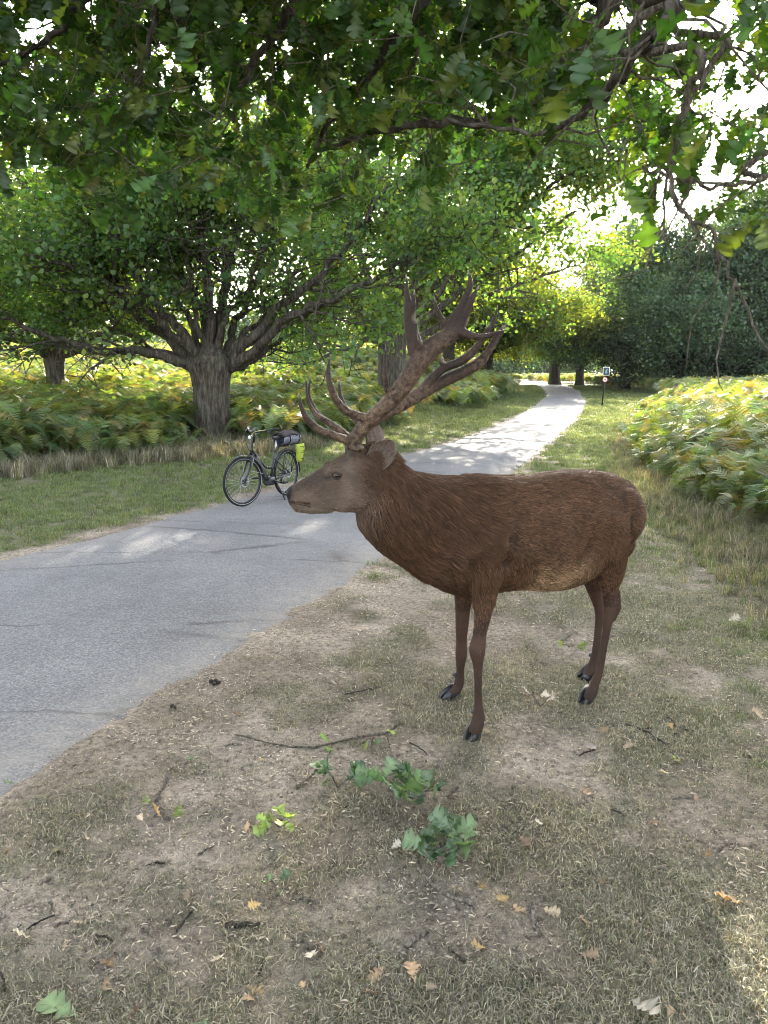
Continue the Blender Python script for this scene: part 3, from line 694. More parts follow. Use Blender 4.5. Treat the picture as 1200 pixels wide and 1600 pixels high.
# ================================================================== bracken
def scatter_ground(name, variants, X, Y, scl, seed, label, weights=None, tilt=0.12, dz=0.0):
    g = np.random.default_rng(seed); n = len(X)
    P = np.stack([X, Y, ground_z(X, Y) + dz], 1); rot = np.stack([g.normal(0, tilt, n), g.normal(0, tilt, n), g.random(n) * 6.28], 1)
    w = None if weights is None else np.array(weights) / np.sum(weights)
    o = gn_scatter(name, variants, P, rot, scl, g.choice(len(variants), n, p=w)); return tag(o, label, None, kind='stuff')
def bracken():
    g = np.random.default_rng(5)
    # left: behind the verge, from about 14 m to the far field
    n = 34000; y = 11.0 + 97 * g.random(n) ** 2.6; x = -0.75 * y - 6 + g.random(n) * (0.75 * y + 14)
    d, sd = road_d(x, y); front = np.maximum(11.8, 15.3 + 1.05 * (x + 4.2)) + 1.6 * (fbm(x, y, 0.35, 1) - .5)
    m = (sd < 0) & (d > np.where(y > 30, 1.2 + 0.02 * y, 1.6 + 0.06 * y)) & (y > front) & (x > -0.62 * y - 3) & (np.hypot(x - b1.x, y - b1.y) > 0.75) & ~((np.abs(x - b1.x) < 0.9) & (y < b1.y) & (y > b1.y - 2.5)) & (np.hypot(x - b2.x, y - b2.y) > 0.8)
    dens = np.where(y < 30, 1.0, 0.8) * sstep(0.25, 0.42, fbm(x, y, 0.12, 2)); m &= g.random(n) < np.where(y < 24, 1.0, dens)
    x, y = x[m], y[m]; k = min(len(x), 12000); x, y = x[:k], y[:k]
    s = (0.75 + 0.5 * g.random(len(x))) * np.where(y > 40, 1.35, 1.0) * np.where(y < front[m][:k] + 1.2, 0.8, 1.0)
    scatter_ground('bracken', BRK, x, y, s, 6, 'green and rusty bracken covering the field left of the road', (3, 3, 3, 2.4, .7, 3))
    # right: the bank
    n = 9000; y = 5.5 + 40 * g.random(n) ** 1.7; x = g.random(n) * (0.62 * y + 4)
    e = 1.0 + 1.75 + 0.135 * y + 0.9 * (fbm(x, y, 0.5, 2) - 0.5)
    lim = np.interp(y, [5.5, 7, 9, 12, 16, 22, 30, 46], [4.1, 3.75, 3.75, 4.15, 5.35, 7.2, 10.2, 17.0]) + 1.1 * (fbm(x, y, 0.6, 2) - 0.5)
    m = (x > lim) & (g.random(n) < np.clip(9.0 / y, 0.25, 1.0)); x, y = x[m], y[m]
    edge = sstep(0, 1.5, x - np.interp(y, [5.5, 7, 9, 12, 16, 22, 30, 46], [4.1, 3.75, 3.75, 4.15, 5.35, 7.2, 10.2, 17.0]))
    s = (0.55 + 0.55 * g.random(len(x))) * (0.66 + 0.40 * edge)
    scatter_ground('bracken', BRK, x, y, s, 7, 'pale green and yellowing bracken on the bank right of the road', (3, 3, 3, 3.4, 0.8, 3), tilt=0.26)
    # small far clumps on both verges near the bend
    n = 4200; y = 34 + 95 * g.random(n); x = xr(np.minimum(y, 60)) + 4.5 + 30 * g.random(n); m = (fbm(x, y, 0.16, 1) > 0.47); x, y = x[m], y[m]
    scatter_ground('bracken', BRK, x, y, 1.0 + 0.3 * g.random(len(x)), 8, 'far bracken under the dark trees past the sign', (2, 3, 2, 3, 1, 1))
bracken()

# ================================================================== grass
def grass():
    g = np.random.default_rng(15)
    def cand(n, y0, y1, pw=1.0, side=0.56, lo=-0.56):
        y = y0 + (y1 - y0) * g.random(n) ** pw; x = (lo + (side - lo) * g.random(n)) * (y + 0.9); return x, y
    # foreground: short dry sward with bare patches
    x, y = cand(66000, 1.15, 10.0, 1.5); d, sd = road_d(x, y); cov = grass_cover(x, y); gr = greenness(x, y)
    m = (d > 0.05) & (g.random(len(x)) < (0.04 + 0.96 * cov ** 1.3) * sstep(10.0, 7.0, y)); x, y, gr, cov = x[m], y[m], gr[m], cov[m]
    pick = g.random(len(x)) + 0.9 * (gr - 0.45)
    s = (0.55 + 0.65 * g.random(len(x))) * (0.6 + 0.5 * cov)
    a = pick < 0.42; b = (pick >= 0.42) & (pick < 0.92); c = pick >= 0.92
    scatter_ground('dry_grass', TF_STRAW, x[a], y[a], s[a], 16, 'short straw-coloured dry grass over the foreground soil')
    scatter_ground('worn_grass', TF_MIX, x[b], y[b], s[b], 17, 'short half-green worn grass on the verge round the stag')
    scatter_ground('green_grass', TF_GRN, x[c], y[c], s[c] * 0.9, 18, 'small green grass tufts scattered over the verge')
    # verges farther off
    x, y = cand(66000, 5.4, 34, 1.5, 0.60, -0.60); d, sd = road_d(x, y); cov = grass_cover(x, y); gr = greenness(x, y)
    m = (d > 0.06) & (d < 9) & (g.random(len(x)) < (0.15 + 0.85 * cov) * sstep(5.4, 9.5, y + 1.5 * (fbm(x, y, 0.8, 1) - .5))); x, y, gr, d, sd = x[m], y[m], gr[m], d[m], sd[m]
    s = (0.7 + 0.6 * g.random(len(x))) * (0.55 + 0.062 * y)
    pk = g.random(len(x)) + 0.8 * (gr - 0.5); a = pk < 0.32; c = ~a
    scatter_ground('verge_grass', TF_MIX, x[a], y[a], s[a], 19, 'paler dry grass patches on the far verges')
    scatter_ground('verge_grass', TF_GRN, x[c], y[c], s[c], 20, 'green mown grass of the far verges along the road')
    x, y = cand(26000, 30, 85, 1.2, 0.45, -0.25); d, sd = road_d(x, y); m = (d > 0.15) & (d < 16); x, y = x[m], y[m]
    scatter_ground('far_grass', TF_GRN + TF_MIX[:1], x, y, (2.0 + 1.5 * g.random(len(x))), 25, 'sunlit grass strips beside the far bend of the road')
    # tall seed grass at the foot of the bracken
    n = 12000; y = 8.0 + 13 * g.random(n); x = -0.62 * y - 2 + g.random(n) * 11; d, sd = road_d(x, y)
    front = np.maximum(11.8, 15.3 + 1.05 * (x + 4.2))
    m = (sd < 0) & (d > 0.9) & (y > front - 3.0 + 1.2 * fbm(x, y, 0.6, 1)) & (y < front + 1.0); m &= g.random(n) < sstep(-3.2, -0.8, y - front) * 0.8 + 0.15; x, y = x[m], y[m]
    scatter_ground('tall_grass', TF_TALL, x, y, (0.5 + 0.6 * g.random(len(x))), 21, 'tall dry seed grass between left verge and bracken')
    n = 9000; y = 4.2 + 22 * g.random(n) ** 1.5; lim = np.interp(y, [4, 5.5, 7, 9, 12, 16, 22, 30, 46], [2.9, 3.0, 3.1, 3.35, 3.9, 5.1, 7.0, 10.0, 16.8]); x = lim - 0.75 + 2.2 * g.random(n)
    m = g.random(n) < sstep(-0.75, 0.3, x - lim) * 0.9; x, y, lim = x[m], y[m], lim[m]
    h = g.random(len(x)) < 0.55
    sc = (0.35 + 0.55 * g.random(len(x))) * (0.45 + 0.6 * sstep(-0.6, 0.7, x - lim))
    scatter_ground('tall_grass', TF_TALL, x[h], y[h], sc[h], 22, 'tall dry grass along the foot of the right bracken bank')
    scatter_ground('tall_grass', TF_TALLG, x[~h], y[~h], sc[~h], 23, 'tall green grass along the foot of the right bracken bank')
    # tufts at the oak's foot
    a = g.random(260) * 6.28; r = 0.5 + 0.55 * g.random(260); scatter_ground('tall_grass', TF_TALL + TF_TALLG, b1.x + r * np.cos(a), b1.y + r * np.sin(a) - 0.25, 0.5 + 0.6 * g.random(260), 24, 'rough grass round the foot of the bicycle oak')
grass()
def hoof_grass():
    g = np.random.default_rng(71); X = []; Y = []
    for (u, v) in ((738, 1160), (704, 1095), (915, 1101), (916, 1061)):
        p = gp(u, v); a = g.random(34) * 6.28; r = 0.055 + 0.09 * g.random(34); X.append(p.x + r * np.cos(a)); Y.append(p.y + r * np.sin(a))
    X = np.concatenate(X); Y = np.concatenate(Y)
    scatter_ground('hoof_grass', TF_MIX + TF_STRAW[:2], X, Y, 0.6 + 0.5 * g.random(len(X)), 72, 'short grass pressed round the four hooves of the stag')
hoof_grass()
# ================================================================== the oak whose boughs hang over the camera
def canopy():
    g = np.random.default_rng(29); rs = random.Random(29)
    base = Vector((5.2, -1.6, 0)); root = empty('overhanging_oak', base)
    tag(root, 'overhanging oak boughs with large lobed leaves filling the top of the picture', 'tree')
    # trunk beside the photographer, outside the frame
    mb = MB(); V = []; F = []; K = 20; n = 16
    for i in range(n + 1):
        f = i / n; z = 5.2 * f - 0.1; fl = 1 + 0.5 * math.exp(-f * 8)
        for j in range(K):
            th = 2 * math.pi * j / K; r = 0.48 * fl * (1 - 0.35 * f) * (1 + 0.07 * math.sin(5 * th) + 0.05 * math.sin(9 * th + 2 * f)); V.append((r * math.cos(th) - 0.5 * f, r * math.sin(th) + 0.6 * f, z))
    for i in range(n):
        for j in range(K):
            a = i * K + j; b = i * K + (j + 1) % K; F.append((a, b, b + K, a + K))
    mb.add(V, F); mb.build('trunk', M_BARK, root)
    # boughs: those the photo shows, each reaching back to the trunk's limbs above the frame
    def bough(px, r0, r1, back=None):
        P = [at(u, v, Y) for (u, v, Y) in px]
        if back: P = [Vector(b) for b in back] + P
        PP = catmull(P, 6); RR = [r0 + (r1 - r0) * (i / (len(PP) - 1)) ** 0.7 for i in range(len(PP))]
        PP = [p + Vector((rs.gauss(0, 1), rs.gauss(0, 1), rs.gauss(0, 1))) * 0.008 for p in PP]
        MB().tube(PP, RR, 9).build('bough', M_BARK if r0 > 0.03 else M_TWIG, root, off=base); return PP
    lim = [(4.8, -1.0, 4.6), (3.6, 1.6, 5.2)]
    B = []
    B.append(bough([(1010, -120, 4.2), (955, 0, 4.2), (900, 80, 4.2), (838, 160, 4.2), (770, 188, 4.3), (690, 192, 4.4), (600, 205, 4.6), (500, 235, 4.8)], 0.075, 0.012, lim))
    B.append(bough([(780, -150, 4.6), (690, -40, 4.6), (640, 30, 4.6), (590, 100, 4.7), (552, 150, 4.8), (510, 200, 4.9), (480, 260, 5.0)], 0.07, 0.010, [(4.6, -1.0, 4.8), (2.6, 2.5, 5.4)]))
    B.append(bough([(520, -140, 4.2), (470, -20, 4.2), (440, 40, 4.2), (400, 92, 4.2), (375, 140, 4.2), (362, 190, 4.2)], 0.05, 0.010, [(4.6, -1.0, 4.8), (1.8, 2.2, 5.2)]))
    B.append(bough([(300, -160, 4.0), (255, -20, 4.0), (236, 50, 4.0), (222, 110, 4.0), (215, 170, 4.0)], 0.038, 0.008, [(4.6, -1.0, 5.0), (0.5, 2.0, 5.0)]))
    B.append(bough([(230, -120, 4.4), (140, -10, 4.4), (95, 45, 4.4), (35, 85, 4.4), (-40, 110, 4.5)], 0.04, 0.010, [(4.6, -1.0, 5.0), (0.2, 2.4, 5.2)]))
    B.append(bough([(1030, -100, 2.6), (1050, 0, 2.6), (1020, 60, 2.6), (1000, 75, 2.7), (940, 150, 2.9), (900, 182, 3.1), (850, 205, 3.4), (700, 188, 3.6)], 0.038, 0.008, [(4.7, -1.0, 4.2), (2.2, 1.4, 3.6)]))
    B.append(bough([(1130, -60, 2.9), (1100, 80, 2.9), (1070, 170, 3.0), (1050, 260, 3.0), (1062, 330, 3.0), (1110, 360, 3.0), (1140, 430, 3.0), (1200, 545, 3.0)], 0.020, 0.004, [(4.7, -1.0, 4.0)]))
    B.append(bough([(1260, 200, 3.2), (1200, 275, 3.2), (1120, 290, 3.2), (1060, 280, 3.2), (1000, 262, 3.2)], 0.018, 0.005, [(4.8, -0.8, 3.4), (3.4, 1.0, 3.2)]))
    B.append(bough([(1200, -80, 3.6), (1140, 60, 3.6), (1100, 120, 3.6), (1060, 200, 3.6), (1040, 300, 3.6), (1035, 380, 3.6)], 0.025, 0.004, [(4.8, -0.8, 4.0)]))
    B.append(bough([(700, -40, 5.2), (660, 60, 5.2), (640, 120, 5.2), (630, 160, 5.2)], 0.02, 0.006, [(2.6, 2.5, 5.4)]))
    # ---- where leaves hang: sprays of five to nine on thin shoots
    vl_u = [-600, 0, 60, 120, 200, 260, 320, 370, 420, 450, 480, 540, 620, 700, 740, 770, 830, 880, 920, 960, 1010, 1060, 1120, 1200, 1800]
    vl_v = [330, 300, 305, 300, 290, 300, 335, 300, 345, 360, 300, 285, 275, 285, 240, 225, 215, 180, 190, 260, 320, 330, 330, 340, 380]
    leaves = []; shoots = MB(); BP = []
    for PP in B:
        for p in PP:
            u_, v_, d_ = proj(np.array(p)); BP.append((float(u_), float(v_), float(p.y)))
    BP = np.array(BP)
    def spray(p, out, L, nl, sz):
        p = Vector(p)
        if chink(p.x, p.y, p.z, 0.28): return
        p = Vector(p); d = Vector(out).normalized(); q = p - d * L
        sp = [q, q.lerp(p, 0.5) + Vector((rs.gauss(0, .02), rs.gauss(0, .02), rs.gauss(0, .02))), p]
        shoots.tube([x - base for x in sp], [0.0030, 0.0024, 0.0016], 4, False)
        for k in range(nl):
            f = 1 - 0.55 * (k / nl) ** 1.2; c = q.lerp(p, f)
            a = rs.uniform(0, 6.28); o1 = d.orthogonal().normalized(); o1.rotate(Quaternion(d, a))
            y = (d * rs.uniform(0.2, 0.9) + o1 * rs.uniform(0.5, 1.1) + Vector((0, 0, -rs.uniform(0.15, 0.85)))).normalized()
            up = Vector((rs.gauss(0, .45), rs.gauss(0, .45), 1.0)); up = (up - y * up.dot(y)).normalized(); x = y.cross(up)
            M = Matrix((x, y, up)).transposed(); leaves.append((c + y * 0.014, M.to_euler(), sz * rs.uniform(0.75, 1.25), rs.randrange(6)))
    # in the picture
    for _ in range(5200):
        u = rs.uniform(-250, 1450); v = rs.uniform(-420, 390); lowv = float(np.interp(u, vl_u, vl_v))
        if v > lowv + rs.gauss(0, 16): continue
        Y = 3.3 + 4.2 * rs.random() ** 0.9; sparse = 1.0
        if u > 930: sparse = 0.62 if v < 280 else 0.36
        elif u > 860: sparse = 0.6
        hole = vn(np.array([u]), np.array([v]), 0.011, 2)[0]
        if v > 0 and hole < 0.36: sparse *= 0.45
        if v > lowv - 70: sparse *= 0.6
        if rs.random() > sparse * (0.98 if u < 880 else 0.66): continue
        if BP is not None:
            q = np.hypot(BP[:, 0] - u, BP[:, 1] - v); kq = int(np.argmin(q))
            if q[kq] < 34 and Y < BP[kq, 2] + 0.15 and rs.random() < 0.85: continue
        p = at(u, v, Y); out = Vector((rs.gauss(-0.35, 0.7), rs.gauss(0.3, 0.7), rs.gauss(-0.45, 0.4)))
        spray(p, out, rs.uniform(0.18, 0.40), rs.randint(5, 9), 0.106)
    # a few large near leaves at the upper right
    for (u, v, Y, nl) in ((1085, 30, 2.2, 4), (905, 105, 2.5, 6), (860, 120, 2.6, 6), (1165, 20, 2.3, 4), (1010, 320, 2.7, 4), (975, 300, 2.6, 3), (1180, 210, 2.3, 3), (1110, 210, 2.6, 3), (1185, 340, 2.6, 4), (1060, 215, 3.0, 4), (920, 60, 2.6, 5), (640, 40, 3.0, 5)):
        spray(at(u, v, Y), (rs.gauss(-0.2, .3), rs.gauss(0.1, .3), -0.9), 0.2, nl, 0.115)
    # side shoots along the boughs
    for ib, PP in enumerate(B):
        for k in range(8, len(PP) - 1, 5 if ib in (6, 7, 8) else 2):
            d = (PP[k + 1] - PP[k]).normalized(); o = Vector((rs.gauss(0, 1), rs.gauss(0, .5), rs.gauss(-0.3, 1))).normalized()
            q = [PP[k]]; dd = (d * 0.6 + o).normalized(); L = rs.uniform(0.25, 0.7)
            for i in range(5): dd = (dd + Vector((rs.gauss(0, .3), rs.gauss(0, .3), rs.gauss(-.05, .3)))).normalized(); q.append(q[-1] + dd * L / 5)
            shoots.tube([x - base for x in q], [0.006, 0.005, 0.004, 0.0032, 0.0025, 0.0015], 5, False)
    # sprays that follow the boughs
    for PP in B:
        for k in range(8, len(PP)):
            for _ in range(2):
                if rs.random() < 0.28:
                    p = PP[k] + Vector((rs.gauss(0, .16), rs.gauss(0, .16), rs.gauss(-0.05, .14))); uu, vv, dd = proj(np.array(p))
                    if uu > 930 and rs.random() < 0.75: continue
                    if vv < float(np.interp(uu, vl_u, vl_v)) + 10: spray(p, p - PP[k], 0.2, rs.randint(4, 7), 0.10)
    # the rest of the crown, over and behind the photographer
    for _ in range(2300):
        x = rs.uniform(-7.5, 9); y = rs.uniform(-6, 9.5); z = rs.uniform(2.9, 8.5)
        u, v, d = proj(np.array((x, y, z)))
        if d > 0.3 and -120 < u < 1320 and v > -300: continue
        if math.hypot(x, y) < 2.2 and z < 3.4: continue
        if ((x - 1) / 8) ** 2 + ((y - 1.5) / 7.5) ** 2 + ((z - 4.5) / 4.2) ** 2 > 1: continue
        spray((x, y, z), (rs.gauss(0, 1), rs.gauss(0, 1), -0.3), 0.3, 8, 0.13)
    # limbs carrying that part
    for k in range(9):
        a = rs.uniform(0, 6.28); e = Vector((1 + 6.5 * math.cos(a), 1.5 + 6 * math.sin(a), rs.uniform(5.2, 7)))
        s0 = Vector((4.75, -1.05, rs.uniform(4.2, 5.0))); mid = s0.lerp(e, 0.5) + Vector((0, 0, 0.8))
        u, v, d = proj(np.array(e))
        PP = catmull([s0, mid, e], 8); MB().tube(PP, [0.11 - 0.09 * i / (len(PP) - 1) for i in range(len(PP))], 8).build('bough', M_BARK, root, off=base)
    so = shoots.build('shoots', M_TWIG, root); so['kind'] = 'stuff'
    # the three hundred leaves that show largest are objects; the others one mass
    c = np.array([tuple(l[0]) for l in leaves]); u, v, d = proj(c); size = np.array([l[2] for l in leaves]) / d
    size = np.where((d > 0.4) & (u > -20) & (u < 1220) & (v > -20) & (v < 640), size, -1)
    order = np.argsort(-size); big = set(order[:300].tolist())
    for i in order[:300]:
        l = leaves[i]; o = bpy.data.objects.new('leaf', OAK_LEAVES[l[3]]); COL.objects.link(o); o.parent = root
        o.location = l[0] - base; o.rotation_euler = l[1]; o.scale = (l[2],) * 3
    rest = [l for i, l in enumerate(leaves) if i not in big]
    o = gn_scatter('foliage', OAK_LEAVES, np.array([tuple(l[0] - base) for l in rest]), [tuple(l[1]) for l in rest], [l[2] for l in rest], [l[3] for l in rest], root); o['kind'] = 'stuff'
    print('canopy leaves', len(leaves))
canopy()
# ================================================================== the stag
def deer():
    AX = Vector((-0.885, -0.465, 0)).normalized()           # tail to chest
    NL = Vector((-AX.y, AX.x, 0))                           # its left flank, towards us
    feet = {'fn': gp(739, 1166), 'ff': gp(703, 1099), 'hn': gp(914, 1104), 'hf': gp(914, 1063)}
    p0 = (feet['fn'] + feet['ff'] + feet['hn'] + feet['hf']) / 4
    base = Vector((p0.x, p0.y, 0))
    def cast(u, v, off=0.0, ax=AX, q=None):
        n = Vector((-ax.y, ax.x, 0)); o = (q if q is not None else p0) + n * off
        d = ray(u, v); t = (o - CAMP).dot(n) / d.dot(n); return CAMP + d * t
    def S(p): return (p - p0).dot(AX)
    root = empty('red_deer_stag', base)
    tag(root, 'large brown red deer stag with tall branching antlers standing side-on beside the road', 'deer')
    mb = MB(); flow = []                                    # flow: (centre, hair direction)
    # ---- trunk of the body: upright sections along the spine
    top = [(672, 770), (700, 752), (722, 747), (750, 744), (785, 743), (823, 742), (850, 739), (888, 734), (919, 734), (950, 739), (968, 747), (980, 757), (987, 770)]
    bot = [(655, 890), (683, 908), (706, 922), (740, 931), (776, 925), (797, 922), (823, 922), (849, 924), (875, 922), (901, 913), (919, 901), (938, 880), (972, 826)]
    T = [cast(u, v) for u, v in top]; B = [cast(u, v, 0.03) for u, v in bot]
    st = np.array([S(p) for p in T]); zt = np.array([p.z for p in T]); o1 = np.argsort(st)
    sb = np.array([S(p) for p in B]); zb = np.array([p.z for p in B]); o2 = np.argsort(sb)
    s0, s1 = min(st.min(), sb.min()), max(st.max(), sb.max())
    N = 30
    W_s = [0.0, 0.06, 0.18, 0.35, 0.5, 0.65, 0.78, 0.9, 1.0]
    W_w = [0.075, 0.15, 0.195, 0.22, 0.235, 0.225, 0.205, 0.19, 0.13]
    K = 28; rings = []
    for i in range(N + 1):
        q = i / N; s = s0 + (s1 - s0) * q
        a = float(np.interp(s, st[o1], zt[o1])); b = float(np.interp(s, sb[o2], zb[o2])); w = float(np.interp(q, W_s, W_w))
        c = p0 + AX * s; c = Vector((c.x, c.y, 0)); ring = []
        mid = b + (a - b) * 0.50
        for j in range(K):
            th = 2 * math.pi * j / K; cs, sn = math.cos(th), math.sin(th)
            ex = 0.86
            x = w * math.copysign(abs(cs) ** ex, cs); z = math.copysign(abs(sn) ** 0.95, sn)
            z = mid + (a - mid) * z if z > 0 else mid + (mid - b) * z
            # spine a little narrower than the barrel
            k = (z - b) / max(a - b, 1e-3); x *= 1.0 - 0.16 * max(0, k - 0.62) / 0.38
            ring.append(c + NL * x + Vector((0, 0, z)))
        rings.append(ring)
        flow.append((c + Vector((0, 0, mid)), (-AX + Vector((0, 0, -0.35))).normalized(), w))
    V = [p for r in rings for p in r]; F = []
    for i in range(N):
        for j in range(K):
            a = i * K + j; b = i * K + (j + 1) % K; F.append((a, b, b + K, a + K))
    F.append(tuple(reversed(range(K)))); F.append(tuple(N * K + j for j in range(K)))
    mb.add(V, F)
    # ---- rump and chest fullness
    hipc = cast(946, 796); mb.ball(hipc, (0.16, 0.16, 0.175), n=18)
    for sgn in (1, -1):
        mb.ball(hipc + NL * 0.075 * sgn + Vector((0, 0, -0.02)), (0.14, 0.14, 0.155), n=18)
    for sgn in (1, -1): mb.ball(cast(968, 846, 0.05 * sgn), (0.075, 0.075, 0.085), n=14)
    shc = cast(742, 838)
    for sgn in (1, -1):
        mb.ball(shc + NL * 0.125 * sgn, (0.14, 0.10, 0.19), Matrix.Rotation(math.atan2(AX.y, AX.x), 3, 'Z').to_4x4() @ Matrix.Rotation(R(-14), 4, 'Y'), n=18)
    # ---- neck: thick, sections square to its own curve, head plane turned back a little
    HA = Vector((-math.cos(R(14)), -math.sin(R(14)), 0)); HN = Vector((-HA.y, HA.x, 0))
    poll = cast(574, 722)                                   # joint of head and neck on the body plane
    def hc(u, v, off=0.0): return cast(u, v, off, HA, poll)
    neck = [((752, 752), (708, 925), 0.175), ((706, 748), (660, 902), 0.168), ((672, 744), (626, 878), 0.154), ((640, 735), (590, 852), 0.135), ((622, 722), (567, 828), 0.118), ((606, 705), (560, 805), 0.104), ((588, 694), (548, 792), 0.092)]
    def loft(rows, plane, nl, ex=0.9, sub=4, K=22):
        Tp = catmull([plane(*r[0]) for r in rows], sub); Bt = catmull([plane(*r[1]) for r in rows], sub); ww = cat_list([r[2] for r in rows], sub)
        V = []; F = []
        for a, b, w in zip(Tp, Bt, ww):
            c = (a + b) / 2; h = (a - b) / 2
            for j in range(K):
                th = 2 * math.pi * j / K; cs, sn = math.cos(th), math.sin(th)
                V.append(c + h * math.copysign(abs(sn) ** ex, sn) + nl * (w * math.copysign(abs(cs) ** ex, cs)))
        for i in range(len(ww) - 1):
            for j in range(K):
                a = i * K + j; b = i * K + (j + 1) % K; F.append((a, b, b + K, a + K))
        F.append(tuple(reversed(range(K)))); F.append(tuple((len(ww) - 1) * K + j for j in range(K)))
        return V, F, [(a + b) / 2 for a, b in zip(Tp, Bt)]
    V, F, cen = loft(neck, lambda u, v: cast(u, v), NL)
    mb.add(V, F)
    for i, c in enumerate(cen):
        d = (cen[max(i - 1, 0)] - cen[min(i + 1, len(cen) - 1)]).normalized()
        flow.append((c, (d + Vector((0, 0, -0.75))).normalized(), 0.14))
    # ---- head
    head = [((598, 700), (556, 800), 0.086), ((582, 694), (545, 800), 0.090), ((562, 698), (533, 800), 0.086), ((545, 706), (521, 798), 0.080), ((528, 716), (508, 797), 0.071), ((510, 726), (494, 795), 0.058), ((492, 737), (482, 793), 0.049), ((475, 748), (470, 793.5), 0.045), ((461, 756), (461, 793), 0.043), ((451, 762), (454.5, 790), 0.036), ((446.5, 768), (451, 785), 0.024)]
    V, F, cen = loft(head, hc, HN, 0.82)
    mb.add(V, F)
    for i, c in enumerate(cen):
        d = (cen[max(i - 1, 0)] - cen[min(i + 1, len(cen) - 1)]).normalized()
        flow.append((c, (d + Vector((0, 0, -0.25))).normalized(), 0.05))
    for sgn in (1, -1):                                     # brow, cheek and the pedicles the antlers stand on
        mb.ball(hc(520, 732) + HN * 0.062 * sgn, (0.034, 0.022, 0.020), n=12)
        mb.ball(hc(519, 746) + HN * 0.058 * sgn, (0.036, 0.020, 0.014), n=12)
        mb.ball(hc(548, 770) + HN * 0.062 * sgn, (0.060, 0.030, 0.055), n=14)
        mb.tube([hc(556, 715) + HN * 0.035 * sgn, hc(551, 698) + HN * 0.052 * sgn], [0.036, 0.027], 12)
        mb.ball(hc(452, 771) + HN * 0.024 * sgn, (0.017, 0.013, 0.014), n=10)
    # lower jaw and lips
    mb.tube([hc(515, 788), hc(485, 792), hc(463, 791), hc(458, 789)], [0.040, 0.030, 0.024, 0.015], 12)
    # ---- legs: (u left, u right, v, fore-aft factor); the side offset runs from the hoof's true place to the joint
    def leg(rows, off_foot, off_top):
        n = len(rows); P = []; Rr = []
        for i, (ul, ur, v, sq) in enumerate(rows):
            f = i / (n - 1); off = off_top + (off_foot - off_top) * min(1, f * 1.25)
            c = cast((ul + ur) / 2, v, off); dep = ray(0, v).length and proj(np.array(c))[2]
            P.append(c); Rr.append(0.5 * (ur - ul) / FPX * float(dep))
        PP = catmull(P, 4); RR = cat_list(Rr, 4); SQ = cat_list([r[3] for r in rows], 4)
        V = []; F = []; K = 16
        for p, r, q in zip(PP, RR, SQ):
            r *= 0.94 if p.z > 0.62 else 0.85
            for j in range(K):
                th = 2 * math.pi * j / K
                V.append(p + AX * (r * math.cos(th)) + NL * (r * q * math.sin(th)))
        for i in range(len(PP) - 1):
            for j in range(K):
                a = i * K + j; b = i * K + (j + 1) % K; F.append((a, b, b + K, a + K))
        F.append(tuple(reversed(range(K)))); F.append(tuple((len(PP) - 1) * K + j for j in range(K)))
        mb.add(V, F)
        for i, p in enumerate(PP):
            if p.z < 0.72: flow.append((p, ((PP[min(i + 1, len(PP) - 1)] - PP[max(i - 1, 0)]).normalized() + -AX * 0.25).normalized(), 0.04))
        return PP
    def foff(p): return (p - p0).dot(NL)
    fl_n = [(712, 795, 858, 0.75), (722, 788, 898, 0.8), (735, 780, 926, 0.85), (738, 772, 957, 0.9), (736.5, 763, 990, 0.95), (730, 761, 1016, 1.0), (737, 756.5, 1040, 0.95), (739.5, 754.5, 1073, 0.95), (739.5, 756, 1101, 1.0), (735, 759.5, 1124, 1.0), (731, 756, 1138, 1.0), (730, 754, 1145, 1.0)]
    fl_f = [(690, 760, 880, 0.75), (702, 752, 915, 0.8), (708, 740, 943, 0.9), (709, 735, 975, 0.9), (710.5, 731.5, 1003, 0.95), (709.5, 732, 1024, 1.0), (711.5, 727, 1046, 0.95), (708, 727, 1066, 1.0), (703, 724, 1077, 1.0), (700, 720, 1083, 1.0)]
    hl_n = [(900, 992, 800, 0.75), (905, 990, 835, 0.78), (915, 985, 865, 0.8), (926, 980, 890, 0.8), (933, 973, 912, 0.82), (938, 966, 932, 0.85), (940.5, 965, 953, 0.8), (940, 957, 980, 0.9), (935, 950, 1015, 0.9), (927, 944, 1050, 0.95), (920, 938, 1070, 1.0), (913, 936, 1081, 1.0), (909, 930, 1092, 1.0)]
    hl_f = [(890, 985, 840, 0.75), (896, 970, 875, 0.75), (905, 950, 905, 0.8), (918, 944, 932, 0.85), (927, 946, 955, 0.85), (927.5, 943, 980, 0.9), (924, 939, 1012, 0.9), (919, 936, 1034, 0.95), (912, 934, 1044, 1.0), (907, 928, 1054, 1.0)]
    P_fn = leg(fl_n, foff(feet['fn']), 0.135); P_ff = leg(fl_f, foff(feet['ff']), -0.135)
    P_hn = leg(hl_n, foff(feet['hn']), 0.125); P_hf = leg(hl_f, foff(feet['hf']), -0.125)
    # point of each hock behind the joint
    for (u, v, off) in ((962, 948, 0.13), (946, 947, -0.15)):
        c = cast(u, v, off); mb.tube([c + Vector((0, 0, 0.09)) - AX * 0.0, c, c + Vector((0, 0, -0.07)) + AX * 0.015], [0.016, 0.030, 0.014], 12)
    me = remesh(mb.V, mb.F, 0.0068, 7, 0.5, 'body')
    P = co(me).astype(float); nb_ = np.empty(len(P) * 3, np.float32); me.vertices.foreach_get('normal', nb_); nb_ = nb_.reshape(-1, 3).astype(float)
